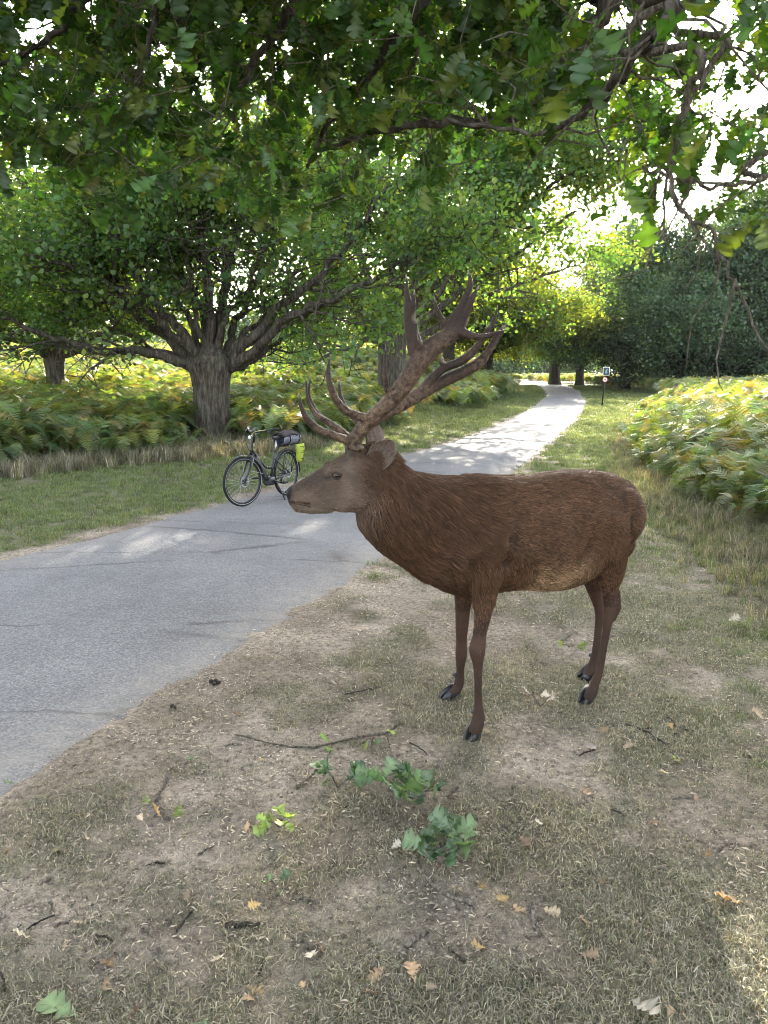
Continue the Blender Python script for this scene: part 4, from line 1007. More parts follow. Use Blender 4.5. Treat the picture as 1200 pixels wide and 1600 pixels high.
    # muscle and bone under the skin
    for (u, v, off, rad, dp) in ((925, 862, .20, .10, -.028), (905, 830, .22, .09, -.012), (790, 880, .20, .055, -.020), (797, 845, .21, .06, -.014), (945, 815, .19, .10, .018), (950, 860, .17, .08, .016), (752, 850, .20, .085, .016), (735, 800, .19, .07, .010), (700, 810, .17, .06, -.014), (715, 870, .17, .05, .012), (930, 765, .14, .05, .010), (890, 775, .19, .07, -.010), (840, 870, .22, .10, .010), (735, 1016, .12, .03, .006), (752, 945, .14, .03, .008)):
        for sg in (1, -1):
            c = np.array(cast(u, v, off)); c = c if sg == 1 else c - np.array(NL) * (2 * off)
            P += nb_ * (1.4 * dp * np.exp(-np.sum((P - c) ** 2, axis=1) / (rad * rad * 0.5)))[:, None]
    me.vertices.foreach_set('co', P.astype(np.float32).ravel()); me.update(); P = co(me)
    from mathutils.bvhtree import BVHTree
    bvh = BVHTree.FromPolygons([Vector(p) for p in P.tolist()], [tuple(f.vertices) for f in me.polygons])
    def skin(p, sgn, sink=0.0):  # a point on the hide, seen from the side
        h = bvh.ray_cast(p + HN * (0.4 * sgn), -HN * sgn); return (h[0] if h[0] is not None else p) - HN * (sink * sgn)
    # ---- coat colours: markings of the animal, plus rim light painted on the rump
    kd = kdtree.KDTree(len(flow))
    for i, f in enumerate(flow): kd.insert(f[0], i)
    kd.balance()
    sAx = (P - np.array(p0)) @ np.array(AX); zz = P[:, 2]
    uu, vv, _d = proj(P)
    def markings(P):
        s = (P - np.array(p0)) @ np.array(AX); z = P[:, 2]; u, v, d = proj(P); lat = (P - np.array(p0)) @ np.array(NL)
        n1 = nz(P, 9.0); n2 = nz(P, 30.0, 5.0) * 0.7 + nz(P, 85.0, 2.0) * 0.6
        C = np.empty((len(P), 3)); C[:] = (0.122, 0.065, 0.038)                       # flank
        def lay(mask, c): 
            C[:] = C * (1 - mask[:, None]) + np.array(c) * mask[:, None]
        lay(sstep(1.03, 1.20, z) * 0.65, (0.088, 0.044, 0.026))                          # darker saddle
        belly = sstep(0.83, 0.68, z + 0.03 * n1) * sstep(0.50, 0.62, z) * sstep(0.22, 0.10, s) * sstep(-0.34, -0.16, s)
        lay(belly * 0.95, (0.42, 0.28, 0.155))
        neck = sstep(0.30, 0.48, s + 0.25 * (z - 0.95)) * (z > 0.62)
        lay(neck * 0.9, (0.068, 0.034, 0.021))
        chest = neck * sstep(0.86, 0.70, z)
        lay(chest * 0.4, (0.085, 0.056, 0.040))
        legs = sstep(0.74, 0.42, z)
        lay(legs * 0.9, (0.088, 0.048, 0.032)); 
        lay(sstep(0.30, 0.10, z) * 0.5, (0.062, 0.038, 0.028))
        rump = sstep(0.13, 0.03, np.linalg.norm((P - np.array(cast(990, 775, 0.0))) * np.array([1, 1, 0.8]), axis=1))  # natural pale patch, enlarged so its colour also stands for rim light
        lay(rump * 0.75, (0.36, 0.26, 0.17))
        hs = (P - np.array(poll)) @ np.array(HA)
        face = sstep(-0.075, 0.09, hs + 0.03 * n1) * (z > 0.9)
        lay(face * 0.9, np.array((0.165, 0.118, 0.088)))
        lay(face * sstep(-0.1, 0.5, n1 + 0.4 * n2) * 0.30, (0.27, 0.20, 0.155))
        lay(face * sstep(0.1, -0.5, n1) * 0.22, (0.085, 0.058, 0.045))
        brow = face * sstep(742, 726, v + 0.25 * (u - 520))                                # dark nose bridge and forehead
        lay(np.clip(face * sstep(0.020, -0.012, (v - (735 + (521 - u) * 0.60)) / 1000.0 + 0.004), 0, 1) * 0.75, (0.060, 0.042, 0.034))
        lay(face * sstep(778, 794, v) * 0.45, (0.26, 0.20, 0.155))                           # pale chin and throat
        for sg in (1, -1):
            lay(sstep(0.060, 0.03, np.linalg.norm(P - np.array(hc(521, 740, 0.07 * sg)), axis=1)) * 0.5, (0.21, 0.155, 0.115))
            lay(sstep(0.026, 0.010, np.linalg.norm((P - np.array(hc(510, 746, 0.065 * sg))) * np.array([0.8, 1, 1.4]), axis=1)) * 0.8, (0.030, 0.020, 0.016))
        nosep = sstep(0.040, 0.030, np.linalg.norm((P - np.array(hc(447, 770))) * np.array([1, 0.75, 1]), axis=1))
        lay(nosep, (0.020, 0.016, 0.015))
        mouth = (hs > 0.17) * sstep(2.4, 1.0, np.abs(v - (784 + 0.10 * (u - 452) + 0.0 * u))) * sstep(488, 482, u)
        lay(mouth * 0.9, (0.02, 0.014, 0.012))
        C *= (1 + 0.34 * n1 + 0.26 * n2)[:, None] * 0.57
        return np.clip(C, 0.005, 1)
    C = markings(P.astype(float)); hz_ = P[:, 2]; hsv_ = (P - np.array(poll)) @ np.array(HA); set_col(me, C * np.where((hz_ < 0.5) | ((hsv_ > 0.03) & (hz_ > 0.9)), 0.85, 0.5)[:, None])
    Vl = (me.vertices); V2 = P - np.array(base, np.float32); me.vertices.foreach_set('co', V2.astype(np.float32).ravel()); me.update()
    t = NT('deer_skin'); a = t.n('ShaderNodeVertexColor', layer_name='col'); tc = t.n('ShaderNodeTexCoord')
    t.principled(a.outputs[0], 0.75, 0.2, 0, t.noise(160, 3, 0.6, tc.outputs['Object']), 0.35, 0.004)
    body = link('body', me, root, t.m)
    # ---- hair
    me.calc_loop_triangles()
    nt = len(me.loop_triangles); tri = np.empty(nt * 3, np.int32); me.loop_triangles.foreach_get('vertices', tri); tri = tri.reshape(-1, 3)
    nv = np.empty(len(me.vertices) * 3, np.float32); me.vertices.foreach_get('normal', nv); nv = nv.reshape(-1, 3)
    A = P[tri[:, 0]]; B_ = P[tri[:, 1]]; Cc = P[tri[:, 2]]
    ar = 0.5 * np.linalg.norm(np.cross(B_ - A, Cc - A), axis=1)
    cenz = (A + B_ + Cc) / 3
    su_, sv_, sd_ = proj(cenz)
    facing = np.einsum('ij,ij->i', np.cross(B_ - A, Cc - A), np.array(CAMP) - cenz)
    NH = 210000
    pick = rng.choice(nt, NH, p=ar / ar.sum())
    r1 = np.sqrt(rng.random(NH)); r2 = rng.random(NH)
    wa, wb, wc = 1 - r1, r1 * (1 - r2), r1 * r2
    HP = A[pick] * wa[:, None] + B_[pick] * wb[:, None] + Cc[pick] * wc[:, None]
    HNm = nv[tri[pick, 0]] * wa[:, None] + nv[tri[pick, 1]] * wb[:, None] + nv[tri[pick, 2]] * wc[:, None]
    HNm /= np.linalg.norm(HNm, axis=1)[:, None]
    HC = C[tri[pick, 0]]
    D = np.empty((NH, 3))
    for i in range(NH):
        acc = Vector((0, 0, 0))
        for (c_, idx, dist) in kd.find_n(HP[i], 3): acc += flow[idx][1] / (dist + 0.02)
        D[i] = acc.normalized()
    D = D - HNm * np.einsum('ij,ij->i', D, HNm)[:, None]; D /= np.maximum(np.linalg.norm(D, axis=1), 1e-4)[:, None]
    hs = (HP - np.array(poll)) @ np.array(HA); s = (HP - np.array(p0)) @ np.array(AX); z = HP[:, 2]
    isface = sstep(-0.05, 0.09, hs) * (z > 0.9)
    isneck = sstep(0.28, 0.46, s + 0.25 * (z - 0.95)) * (z > 0.62) * (1 - isface)
    isleg = sstep(0.76, 0.45, z)
    fcm = isface
    L = 0.026 + 0.040 * isneck - 0.013 * isface - 0.018 * isleg
    L *= 0.65 + 0.7 * rng.random(NH)
    lens = np.maximum(L, 0.006)
    n3 = nz(HP, 22.0, 3.0); n4 = nz(HP, 22.0, 11.0)
    D0 = D; n5 = np.array([noise.noise(Vector((float(np.dot(p, d) * 14.0), float(np.dot(p, s_) * 75.0), float(np.dot(p, m_) * 30.0)))) for p, d, s_, m_ in zip(HP, D0, np.cross(HNm, D0), HNm)], np.float32)
    side = np.cross(HNm, D)
    D2 = D + side * (0.30 * n3 + 0.16 * rng.normal(size=NH))[:, None]; D2 /= np.linalg.norm(D2, axis=1)[:, None]
    lift = 0.16 + 0.12 * n4 + 0.14 * rng.random(NH) + 0.06 * isneck
    nosemask = np.linalg.norm(HP - np.array(hc(447, 770)), axis=1) < 0.032
    eyem = (np.linalg.norm(HP - np.array(skin(hc(521, 739), 1)), axis=1) < 0.024) | (np.linalg.norm(HP - np.array(skin(hc(521, 739), -1)), axis=1) < 0.024)
    keep = ~(nosemask | eyem | (z < 0.075))
    HP, HNm, D2, lens, lift, HC, isneck = [q[keep] for q in (HP, HNm, D2, lens, lift, HC, isneck)]
    NH = len(HP); K = 4
    pts = np.empty((NH, K, 3), np.float32)
    for k in range(K):
        tt = k / (K - 1)
        pts[:, k] = HP - HNm * 0.002 + lens[:, None] * (D2 * tt + HNm * (lift * (1.6 * tt - 0.9 * tt * tt))[:, None])
    # locks: tips on the neck drawn together
    ng = 9000; gi = rng.choice(NH, ng, replace=False); kg = kdtree.KDTree(ng)
    for i, g in enumerate(gi): kg.insert(HP[g], i)
    kg.balance()
    near = np.array([gi[kg.find(p)[1]] for p in HP])
    for k in range(1, K):
        w = ((0.18 + 0.34 * isneck) * (k / (K - 1)) ** 1.2)[:, None]
        pts[:, k] = pts[:, k] * (1 - w) + pts[near, k] * w
    pts -= np.array(base, np.float32)
    hcur = bpy.data.hair_curves.new('coat'); hcur.add_curves([K] * NH)
    hcur.position_data.foreach_set('vector', pts.reshape(-1))
    rad = np.tile(np.array([0.00066, 0.00062, 0.0005, 0.00018], np.float32), (NH, 1)) * (0.8 + 0.5 * rng.random((NH, 1)).astype(np.float32))
    ra = hcur.attributes.get('radius') or hcur.attributes.new('radius', 'FLOAT', 'POINT')
    ra.data.foreach_set('value', rad.reshape(-1))
    tint = (0.50 + 1.9 * rng.random(NH) ** 3.0)[:, None] * (1 + 0.25 * n3[keep])[:, None] * np.clip(1 + (1.4 + 1.3 * isneck) * n5[keep], 0.15, 3.0)[:, None]
    tint = np.where(isface[keep][:, None] > 0.3, np.clip(tint, 0.65, 1.35), tint)
    HCt = np.clip(HC * tint, 0, 1); HCt[:, 0] *= 1.04
    ca = hcur.attributes.new('col', 'FLOAT_COLOR', 'CURVE')
    d4 = np.ones((NH, 4), np.float32); d4[:, :3] = HCt; ca.data.foreach_set('color', d4.reshape(-1))
    t = NT('deer_hair'); a = t.n('ShaderNodeAttribute', attribute_name='col'); hi = t.n('ShaderNodeHairInfo')
    colr = t.mix(t.math('MULTIPLY', hi.outputs['Intercept'], 0.18), a.outputs['Color'], (0.36, 0.20, 0.10))
    t.principled(colr, 0.5, 0.13)
    coat = bpy.data.objects.new('coat', hcur); COL.objects.link(coat); coat.parent = root; hcur.materials.append(t.m)
    # ---- eyes
    dark = plain('deer_eye', (0.060, 0.032, 0.015), 0.14, 0.35, var=0.2)
    horn = plain('deer_hoof', (0.016, 0.015, 0.017), 0.38, 0.5, var=0.25, scale=40, bump=0.2)
    lidm = plain('deer_eyelid', (0.03, 0.02, 0.016), 0.6, 0.3)
    for sgn in (1, -1):
        c = skin(hc(521, 739), sgn, 0.0015)
        e = MB().ball(c, (0.0175, 0.0135, 0.0155), n=18).build('eye', dark, root, off=base)
        ringp = [c + HN * 0.0085 * sgn + HA * (0.0205 * math.cos(q)) + Vector((0, 0, 0.0150 * math.sin(q))) - HN * sgn * 0.006 * abs(math.cos(q)) for q in np.linspace(0, 2 * math.pi, 17)]
        MB().tube(ringp, 0.0032, 6, False).build('eyelid', lidm, e)
        bpy.data.objects[-1] if False else None
        e.children[0].data.transform(Matrix.Translation(-base))
        MB().ball(c + HN * 0.0085 * sgn, (0.0115, 0.0068, 0.0090), n=12).build('pupil', plain('deer_pupil', (0.004, 0.004, 0.004), 0.1, 0.5), e, off=base)
    # ---- line of the lips
    for sgn in (1, -1):
        lp = [skin(hc(u, v), sgn, 0.0005) for (u, v) in ((453, 784), (459, 785.5), (466, 786), (473, 787), (479, 788.5), (483, 791))]
        MB().tube(catmull(lp, 3), [0.0016 + 0.0016 * i / 15 for i in range(16)], 6).build('lip_line', lidm, root, off=base)
    # ---- nostrils
    for sgn in (1, -1):
        MB().ball(hc(448.5, 770.5) + HN * 0.0245 * sgn, (0.0085, 0.0055, 0.0062), Matrix.Rotation(R(35), 4, 'Y'), n=10).build('nostril', plain('deer_nostril', (0.006, 0.005, 0.005), 0.4, 0.4), root, off=base)
    # ---- ears: cupped leaves of skin with thickness
    t = NT('deer_ear'); g = t.n('ShaderNodeNewGeometry'); tc = t.n('ShaderNodeTexCoord'); nn = t.noise(90, 4, 0.6, tc.outputs['Object'])
    earc = t.ramp(nn, [(0.3, (0.075, 0.050, 0.038)), (0.7, (0.17, 0.13, 0.105))])
    t.principled(earc, 0.8, 0.15, 0, nn, 0.6, 0.006)
    for sgn, bpx, tpx, tl in ((1, (578, 722), (598, 690), 0.055), (-1, (588, 704), (602, 670), 0.03)):
        b0 = hc(*bpx) + HN * (0.070 * sgn); tip = hc(*tpx) + HN * ((0.070 + tl) * sgn)
        axis = (tip - b0); Ln = axis.length * (1.35 if sgn > 0 else 1.2); axis.normalize()
        opening = (HN * sgn * 0.95 + HA * 0.40 + Vector((0, 0, 0.05))) if sgn > 0 else (-HN * 0.9 + HA * 0.5)
        opening = (opening - axis * opening.dot(axis)).normalized(); sd = axis.cross(opening)
        V = []; F = []; nu, nvv = 12, 9
        for layer in (0, 1):
            for i in range(nu + 1):
                f = i / nu; hw = 0.055 * (math.sin(math.pi * min(1, f * 0.93 + 0.07)) ** 0.75) * (1 - 0.25 * f) + 0.004
                cup = 0.030 * math.sin(math.pi * min(1, 0.2 + 0.8 * f)) + 0.004
                for j in range(nvv + 1):
                    g_ = -1 + 2 * j / nvv
                    p = b0 + axis * (Ln * (f - 0.10)) + sd * (hw * math.sin(g_ * 1.35) / math.sin(1.35)) - opening * (cup * (math.cos(g_ * 1.35)) - 0.012 + layer * 0.006 * (1 - f * 0.6))
                    V.append(p)
        m = (nu + 1) * (nvv + 1)
        for layer in (0, 1):
            for i in range(nu):
                for j in range(nvv):
                    a = layer * m + i * (nvv + 1) + j
                    q = (a, a + 1, a + nvv + 2, a + nvv + 1); F.append(q if layer == 0 else q[::-1])
        for i in range(nu):
            for j in (0, nvv):
                a = i * (nvv + 1) + j; F.append((a, a + nvv + 1, a + m + nvv + 1, a + m))
        for j in range(nvv):
            a = nu * (nvv + 1) + j; F.append((a, a + 1, a + m + 1, a + m))
        ear = MB().add(V, F).build('ear', t.m, root, off=base)
        # tufts of pale hair inside the ear
        NHe = 500; K = 4; ps = []
        for _ in range(NHe):
            f = random.random() * 0.85; g_ = random.uniform(-1, 1)
            hw = 0.055 * (math.sin(math.pi * min(1, f * 0.93 + 0.07)) ** 0.75) * (1 - 0.25 * f) + 0.004
            cup = 0.030 * math.sin(math.pi * min(1, 0.2 + 0.8 * f)) + 0.004
            p = b0 + axis * (Ln * (f - 0.10)) + sd * (hw * math.sin(g_ * 1.35) / math.sin(1.35)) - opening * (cup * math.cos(g_ * 1.35) - 0.012)
            dd = (axis * 0.8 + opening * random.uniform(0.0, 0.5) - sd * g_ * random.uniform(-0.4, 0.5)).normalized() * random.uniform(0.012, 0.03)
            ps += [p + dd * (k / 3) - base for k in range(4)]
        hcv = bpy.data.hair_curves.new('ear_hair'); hcv.add_curves([K] * NHe)
        hcv.position_data.foreach_set('vector', np.array(ps, np.float32).ravel())
        ra = hcv.attributes.get('radius') or hcv.attributes.new('radius', 'FLOAT', 'POINT')
        ra.data.foreach_set('value', np.tile(np.array([0.0007, 0.0006, 0.0005, 0.0002], np.float32), NHe))
        eh = bpy.data.objects.new('ear_hair', hcv); COL.objects.link(eh); eh.parent = ear
        hcv.materials.append(plain('deer_ear_hair', (0.24, 0.19, 0.155), 0.7, 0.2))
    # ---- hooves: two cleats and two dew claws each
    def hoof(Pl, foot, dirv, tag_):
        anchor = Pl[-1]; f = dirv.normalized(); sd = Vector((-f.y, f.x, 0)); W_ = 0.034
        mbh = MB()
        for sg in (1, -1):
            V = []; F = []; K = 12; rows = [(0.0, 1.0, 0.0), (0.35, 0.93, 0.0), (0.75, 0.74, -0.02), (1.0, 0.55, -0.045)]
            for (h_, sc_, back) in rows:
                zc = 0.004 + h_ * 0.070
                c = Vector((foot.x, foot.y, 0)) + sd * (sg * W_ * 0.52) + f * (0.0 + back) + Vector((0, 0, zc))
                for j in range(K):
                    th = 2 * math.pi * j / K
                    lx = math.cos(th); ly = math.sin(th)
                    fx = 0.060 * lx * sc_ if lx > 0 else 0.042 * lx * (0.9 * sc_ + 0.1)
                    taper = 1 - 0.45 * max(0, lx) ** 1.5
                    V.append(c + f * fx + sd * (W_ * 0.50 * ly * taper * (0.65 + 0.35 * sc_)))
            for i in range(len(rows) - 1):
                for j in range(K):
                    a = i * K + j; b = i * K + (j + 1) % K; F.append((a, b, b + K, a + K))
            F.append(tuple(reversed(range(K)))); F.append(tuple((len(rows) - 1) * K + j for j in range(K)))
            mbh.add(V, F)
        h = mbh.build('hoof', horn, root, off=base)
        for sg in (1, -1):
            c = Vector((foot.x, foot.y, 0.105)) - f * 0.055 + sd * sg * 0.020
            MB().tube([c + Vector((0, 0, 0.02)) + f * 0.02, c, c - f * 0.012 + Vector((0, 0, -0.022))], [0.012, 0.011, 0.003], 8).build('dew_claw', horn, h, off=base)
        return h
    fx = lambda p, a: Vector((p.x, p.y, 0)) + a
    fdir = (AX * 0.8 + Vector((0, -0.5, 0))).normalized()
    hoof(P_fn, gp(738, 1158), fdir, 'f'); hoof(P_ff, gp(703, 1093), AX, 'f'); hoof(P_hn, gp(915, 1099), fdir, 'h'); hoof(P_hf, gp(917, 1060), AX, 'h')
    # ---- short tail against the rump
    tb = cast(998, 778, 0.0)
    # ---- antlers
    t = NT('antler'); tc = t.n('ShaderNodeTexCoord'); at_ = t.n('ShaderNodeVertexColor', layer_name='col')
    n1 = t.noise(70, 5, 0.65, tc.outputs['Object']); n2 = t.noise(260, 3, 0.6, tc.outputs['Object'])
    sp = t.ramp(n2, [(0.38, (0.42, 0.40, 0.38)), (0.62, (1.5, 1.45, 1.35))])
    colr = t.mix(0.8, at_.outputs[0], sp, 'MULTIPLY')
    h_ = t.math('ADD', t.math('MULTIPLY', n1, 0.6), t.math('MULTIPLY', n2, 0.5))
    t.principled(colr, 0.5, 0.25, 0, h_, 1.0, 0.008)
    def antler(lines, burr):
        mb = MB(); tips = []
        for ln in lines:
            pts = [hc(u, v, off) for (u, v, off, w) in ln]
            dps = [float(proj(np.array(p))[2]) for p in pts]
            rr = [0.46 * w / FPX * d for (_, _, _, w), d in zip(ln, dps)]
            mb.tube(catmull(pts, 7), cat_list(rr, 7), 12); tips.append(pts[-1])
        mb.tube([burr[0], burr[1]], [0.036, 0.033], 14)
        for q in range(14):                                # pearled burr
            a_ = 2 * math.pi * q / 14; ax_ = (burr[1] - burr[0]).normalized(); o1 = ax_.orthogonal().normalized(); o2 = ax_.cross(o1)
            mb.ball((burr[0] + burr[1]) / 2 + (o1 * math.cos(a_) + o2 * math.sin(a_)) * 0.034, 0.009, n=8)
        me = remesh(mb.V, mb.F, 0.0034, 3, 0.5, 'antler')
        P = co(me); td = np.min(np.stack([np.linalg.norm(P - np.array(q), axis=1) for q in tips]), axis=0)
        nvv = np.empty(len(P) * 3, np.float32); me.vertices.foreach_get('normal', nvv); nvv = nvv.reshape(-1, 3)
        q1 = nz(P, 60.0); q2 = nz(P, 140.0, 3.0); q3 = nz(P, 14.0, 9.0)
        amp = 0.0026 * sstep(0.04, 0.14, td)
        P2 = P + nvv * ((q1 * 0.9 + np.abs(q2) * 0.9) * amp)[:, None]
        C = np.array((0.098, 0.064, 0.044)) * np.clip(1 + 0.55 * q3 + 0.9 * q1 + 0.8 * (np.abs(q2) - 0.25), 0.25, 2.4)[:, None]
        dk = (1 - sstep(0.05, 0.20, td))[:, None]
        C = C * (1 - dk) + np.array((0.032, 0.020, 0.015)) * dk
        tipw = (1 - sstep(0.004, 0.030, td))[:, None] * 0.75; C = C * (1 - tipw) + np.array((0.33, 0.27, 0.21)) * tipw
        set_col(me, np.clip(C, 0.01, 1)); me.vertices.foreach_set('co', (P2 - np.array(base, np.float32)).astype(np.float32).ravel()); me.update()
        return link('antler', me, root, t.m)
    b = 0.055
    near = [
        # main beam
        [(552, 699, b, 22), (558, 682, .065, 24), (572, 662, .085, 25), (590, 645, .11, 26), (612, 625, .145, 28), (635, 597, .18, 31), (652, 568, .20, 36), (672, 546, .205, 36), (698, 527, .205, 30), (716, 511, .20, 24), (727, 494, .195, 17)],
        # left finger of the crown
        [(655, 566, .20, 30), (647, 535, .205, 27), (641, 505, .21, 22), (638, 480, .215, 16), (636, 455, .22, 9), (634.5, 427, .225, 2)],
        [(641, 500, .21, 18), (645, 478, .235, 11), (648, 452, .25, 2)],
        [(672, 548, .205, 20), (655, 541, .225, 12), (648, 525, .235, 10), (653, 496, .24, 2)],
        [(690, 534, .205, 18), (700, 520, .19, 15), (692, 502, .185, 11), (683, 484, .18, 8), (678, 462, .175, 2)],
        [(698, 526, .205, 26), (708, 505, .195, 20), (722, 478, .19, 15), (732, 455, .185, 12), (735, 440, .18, 9), (731, 421, .175, 2)],
        [(716, 512, .20, 22), (727, 490, .215, 15), (738, 466, .225, 11), (749, 445, .23, 2)],
        [(712, 516, .20, 22), (730, 522, .225, 15), (750, 527, .245, 11), (772, 521, .26, 7), (792, 514, .265, 2)],
        # brow tine
        [(554, 692, .06, 18), (538, 686, .08, 15), (517, 679, .10, 14), (497, 670, .115, 13), (481, 656, .125, 12), (471, 636, .13, 8), (466.5, 612, .13, 2)],
        # bez tine
        [(576, 655, .095, 18), (558, 649, .12, 15), (540, 641, .14, 14), (525, 624, .155, 12.5), (515, 598, .165, 11), (513, 575, .165, 7), (517.5, 552, .16, 2)],
        # trez tine
        [(610, 625, .14, 16), (604, 605, .165, 10), (601, 578, .18, 8), (603, 537, .185, 2)],
    ]
    far = [
        [(549, 697, -b, 22), (557, 681, -.065, 22), (572, 664, -.085, 23), (592, 650, -.11, 24), (618, 636, -.15, 24), (645, 622, -.18, 23), (672, 606, -.20, 22), (700, 592, -.205, 21), (726, 580, -.205, 20), (748, 567, -.205, 18), (763, 549, -.20, 13), (775, 527, -.20, 9), (788, 508, -.20, 2)],
        [(655, 616, -.19, 18), (674, 592, -.18, 15), (694, 575, -.175, 15), (716, 566, -.175, 15), (735, 553, -.175, 14), (752, 533, -.175, 11), (767, 510, -.175, 9), (774, 494, -.175, 6), (778, 476, -.175, 2)],
        [(744, 543, -.175, 11), (756, 525, -.16, 7), (762, 505, -.155, 2)],
        [(694, 572, -.175, 12), (688, 562, -.165, 8), (694, 560, -.16, 3)],
        [(744, 570, -.205, 14), (766, 545, -.225, 9), (784, 520, -.235, 6), (790, 508, -.235, 2)],
        [(549, 690, -.06, 16), (533, 674, -.08, 13), (516, 662, -.095, 12), (499, 650, -.105, 11), (487, 632, -.11, 9), (482, 612, -.11, 6), (486.5, 586, -.11, 2)],
        [(516, 662, -.095, 10), (494, 648, -.085, 9), (481, 625, -.08, 6), (478, 588, -.08, 2)],
        [(575, 668, -.09, 14), (556, 655, -.115, 12), (540, 637, -.13, 10), (531, 615, -.14, 7), (530, 591, -.14, 2)],
    ]
    antler(near, (hc(553, 702, b), hc(555, 694, .058))); antler(far, (hc(551, 700, -b), hc(553, 692, -.058)))
    return root
deer()
# ================================================================== the bicycle
def bicycle():
    front = gp(384, 793); s = 0.865
    hd = Vector((-0.36, -0.79, 0)).normalized()
    rz = math.atan2(hd.y, hd.x)
    base = front - hd * (1.10 * s); base.z = 0.012
    root = empty('bicycle', base, rz); root.scale = (s,) * 3
    tag(root, 'black electric bicycle with a loaded rear rack parked at the left edge of the road', 'bicycle')
    blk = plain('bike_paint', (0.014, 0.014, 0.017), 0.30, 0.5, var=0.2); rub = plain('bike_rubber', (0.020, 0.020, 0.021), 0.8, 0.2)
    alu = plain('bike_alloy', (0.42, 0.42, 0.44), 0.32, 0.5, 0.85); dal = plain('bike_dark_alloy', (0.05, 0.05, 0.055), 0.4, 0.5, 0.6)
    refl = plain('reflective_strip', (0.50, 0.50, 0.50), 0.35, 0.5)
    lampm = plain('lamp_lens', (0.75, 0.78, 0.80), 0.12, 0.6); yel = plain('high_visibility_fabric', (0.30, 0.36, 0.04), 0.7, 0.2, var=0.06)
    def build(mb, name, mat, par=None, smooth=True): return mb.build(name, mat, par or root, smooth)
    def ringtube(c, Rr, r, n=48, k=8):
        V = []; F = []
        for i in range(n):
            a = 2 * math.pi * i / n
            for j in range(k):
                b = 2 * math.pi * j / k; rr = Rr + r * math.cos(b); V.append((c[0] + rr * math.cos(a), c[1] + r * math.sin(b), c[2] + rr * math.sin(a)))
        for i in range(n):
            for j in range(k):
                F.append((i * k + j, i * k + (j + 1) % k, ((i + 1) % n) * k + (j + 1) % k, ((i + 1) % n) * k + j))
        return V, F
    def wheel(cx, disc_side):
        """built round its own axle, so that the wheel can turn with the fork"""
        we = bpy.data.objects.new('wheel', mesh('wheel', *ringtube((0, 0, 0), 0.326, 0.0235))); COL.objects.link(we); we.parent = root; we.data.materials.append(rub); we.location = (cx, 0, 0.35)
        V, F = ringtube((0, 0, 0), 0.300, 0.010, 48, 6); mb = MB().add(V, F); mb.build('rim', dal, we)
        for sg in (1, -1):
            V, F = ringtube((0, sg * 0.0185, 0), 0.322, 0.004, 48, 5); MB().add(V, F).build('reflective_strip', refl, we)
        mb = MB().tube([(0, -0.05, 0), (0, 0.05, 0)], 0.022, 12).tube([(0, -0.033, 0), (0, -0.027, 0)], 0.036, 14).tube([(0, 0.027, 0), (0, 0.033, 0)], 0.036, 14); mb.build('hub', dal, we)
        for k in range(28):
            a = 2 * math.pi * k / 28; sg = 1 if k % 2 else -1; b = a + (0.35 if (k // 2) % 2 else -0.35)
            MB().tube([(0.034 * math.cos(b), sg * 0.029, 0.034 * math.sin(b)), (0.298 * math.cos(a), 0, 0.298 * math.sin(a))], 0.0014, 4, False).build('spoke', alu, we)
        mb = MB(); V, F = ringtube((0, 0.045 * disc_side, 0), 0.070, 0.010, 28, 6); V = [(p[0], 0.045 * disc_side + (p[1] - 0.045 * disc_side) * 0.12, p[2]) for p in V]; mb.add(V, F)
        for k in range(6):
            a = 1.047 * k; mb.tube([(0, 0.045 * disc_side, 0), (0.065 * math.cos(a), 0.045 * disc_side, 0.065 * math.sin(a))], 0.004, 4)
        mb.build('brake_disc', alu, we); return we
    rear = wheel(0, 1); fw = wheel(1.10, 1)
    steer = Matrix.Rotation(R(-16), 4, 'Z')
    HB = Vector((0.965, 0, 0.62))                            # steering pivot
    fw.location = HB + steer @ (Vector((1.10, 0, 0.35)) - HB); fw.rotation_euler = (0, 0, R(-16))
    def st(p): return HB + steer @ (Vector(p) - HB)
    # frame
    f = MB()
    f.tube([(0.880, 0, 0.90), (0.935, 0, 0.70)], 0.024, 14)
    f.tube([(0.925, 0, 0.72), (0.80, 0, 0.55), (0.62, 0, 0.36), (0.46, 0, 0.29)], [0.030, 0.032, 0.032, 0.034], 14)
    f.tube([(0.905, 0, 0.80), (0.72, 0, 0.60), (0.55, 0, 0.49), (0.375, 0, 0.46)], [0.020, 0.020, 0.020, 0.018], 12)
    f.tube([(0.45, 0, 0.28), (0.30, 0, 0.72)], 0.019, 12)
    f.tube([(0.46, -0.045, 0.29), (0.46, 0.045, 0.29)], 0.036, 16)
    for sg in (1, -1):
        f.tube([(0.42, sg * 0.03, 0.285), (0.24, sg * 0.055, 0.315), (0, sg * 0.068, 0.35)], 0.0115, 8)
        f.tube([(0.345, sg * 0.02, 0.60), (0.18, sg * 0.055, 0.47), (0, sg * 0.068, 0.35)], 0.0095, 8)
    fr = build(f, 'frame', blk)
    build(MB().box((0.735, 0, 0.525), (0.36, 0.075, 0.085), Matrix.Rotation(R(-46), 4, 'Y'), 0.014), 'battery', plain('battery_case', (0.02, 0.02, 0.022), 0.45, 0.4))
    build(MB().box((0.47, 0, 0.285), (0.15, 0.12, 0.13), None, 0.03), 'motor', dal)
    # fork, stem and bars turn together
    f = MB(); f.tube([st((0.935, 0, 0.71)), st((0.95, 0, 0.665))], 0.024, 12)
    f.tube([st((0.95, -0.055, 0.665)), st((0.95, 0.055, 0.665))], 0.020, 10)
    for sg in (1, -1):
        f.tube([st((0.95, sg * 0.055, 0.672)), st((1.02, sg * 0.056, 0.52)), st((1.075, sg * 0.056, 0.42)), st((1.10, sg * 0.056, 0.35))], [0.019, 0.018, 0.014, 0.012], 10)
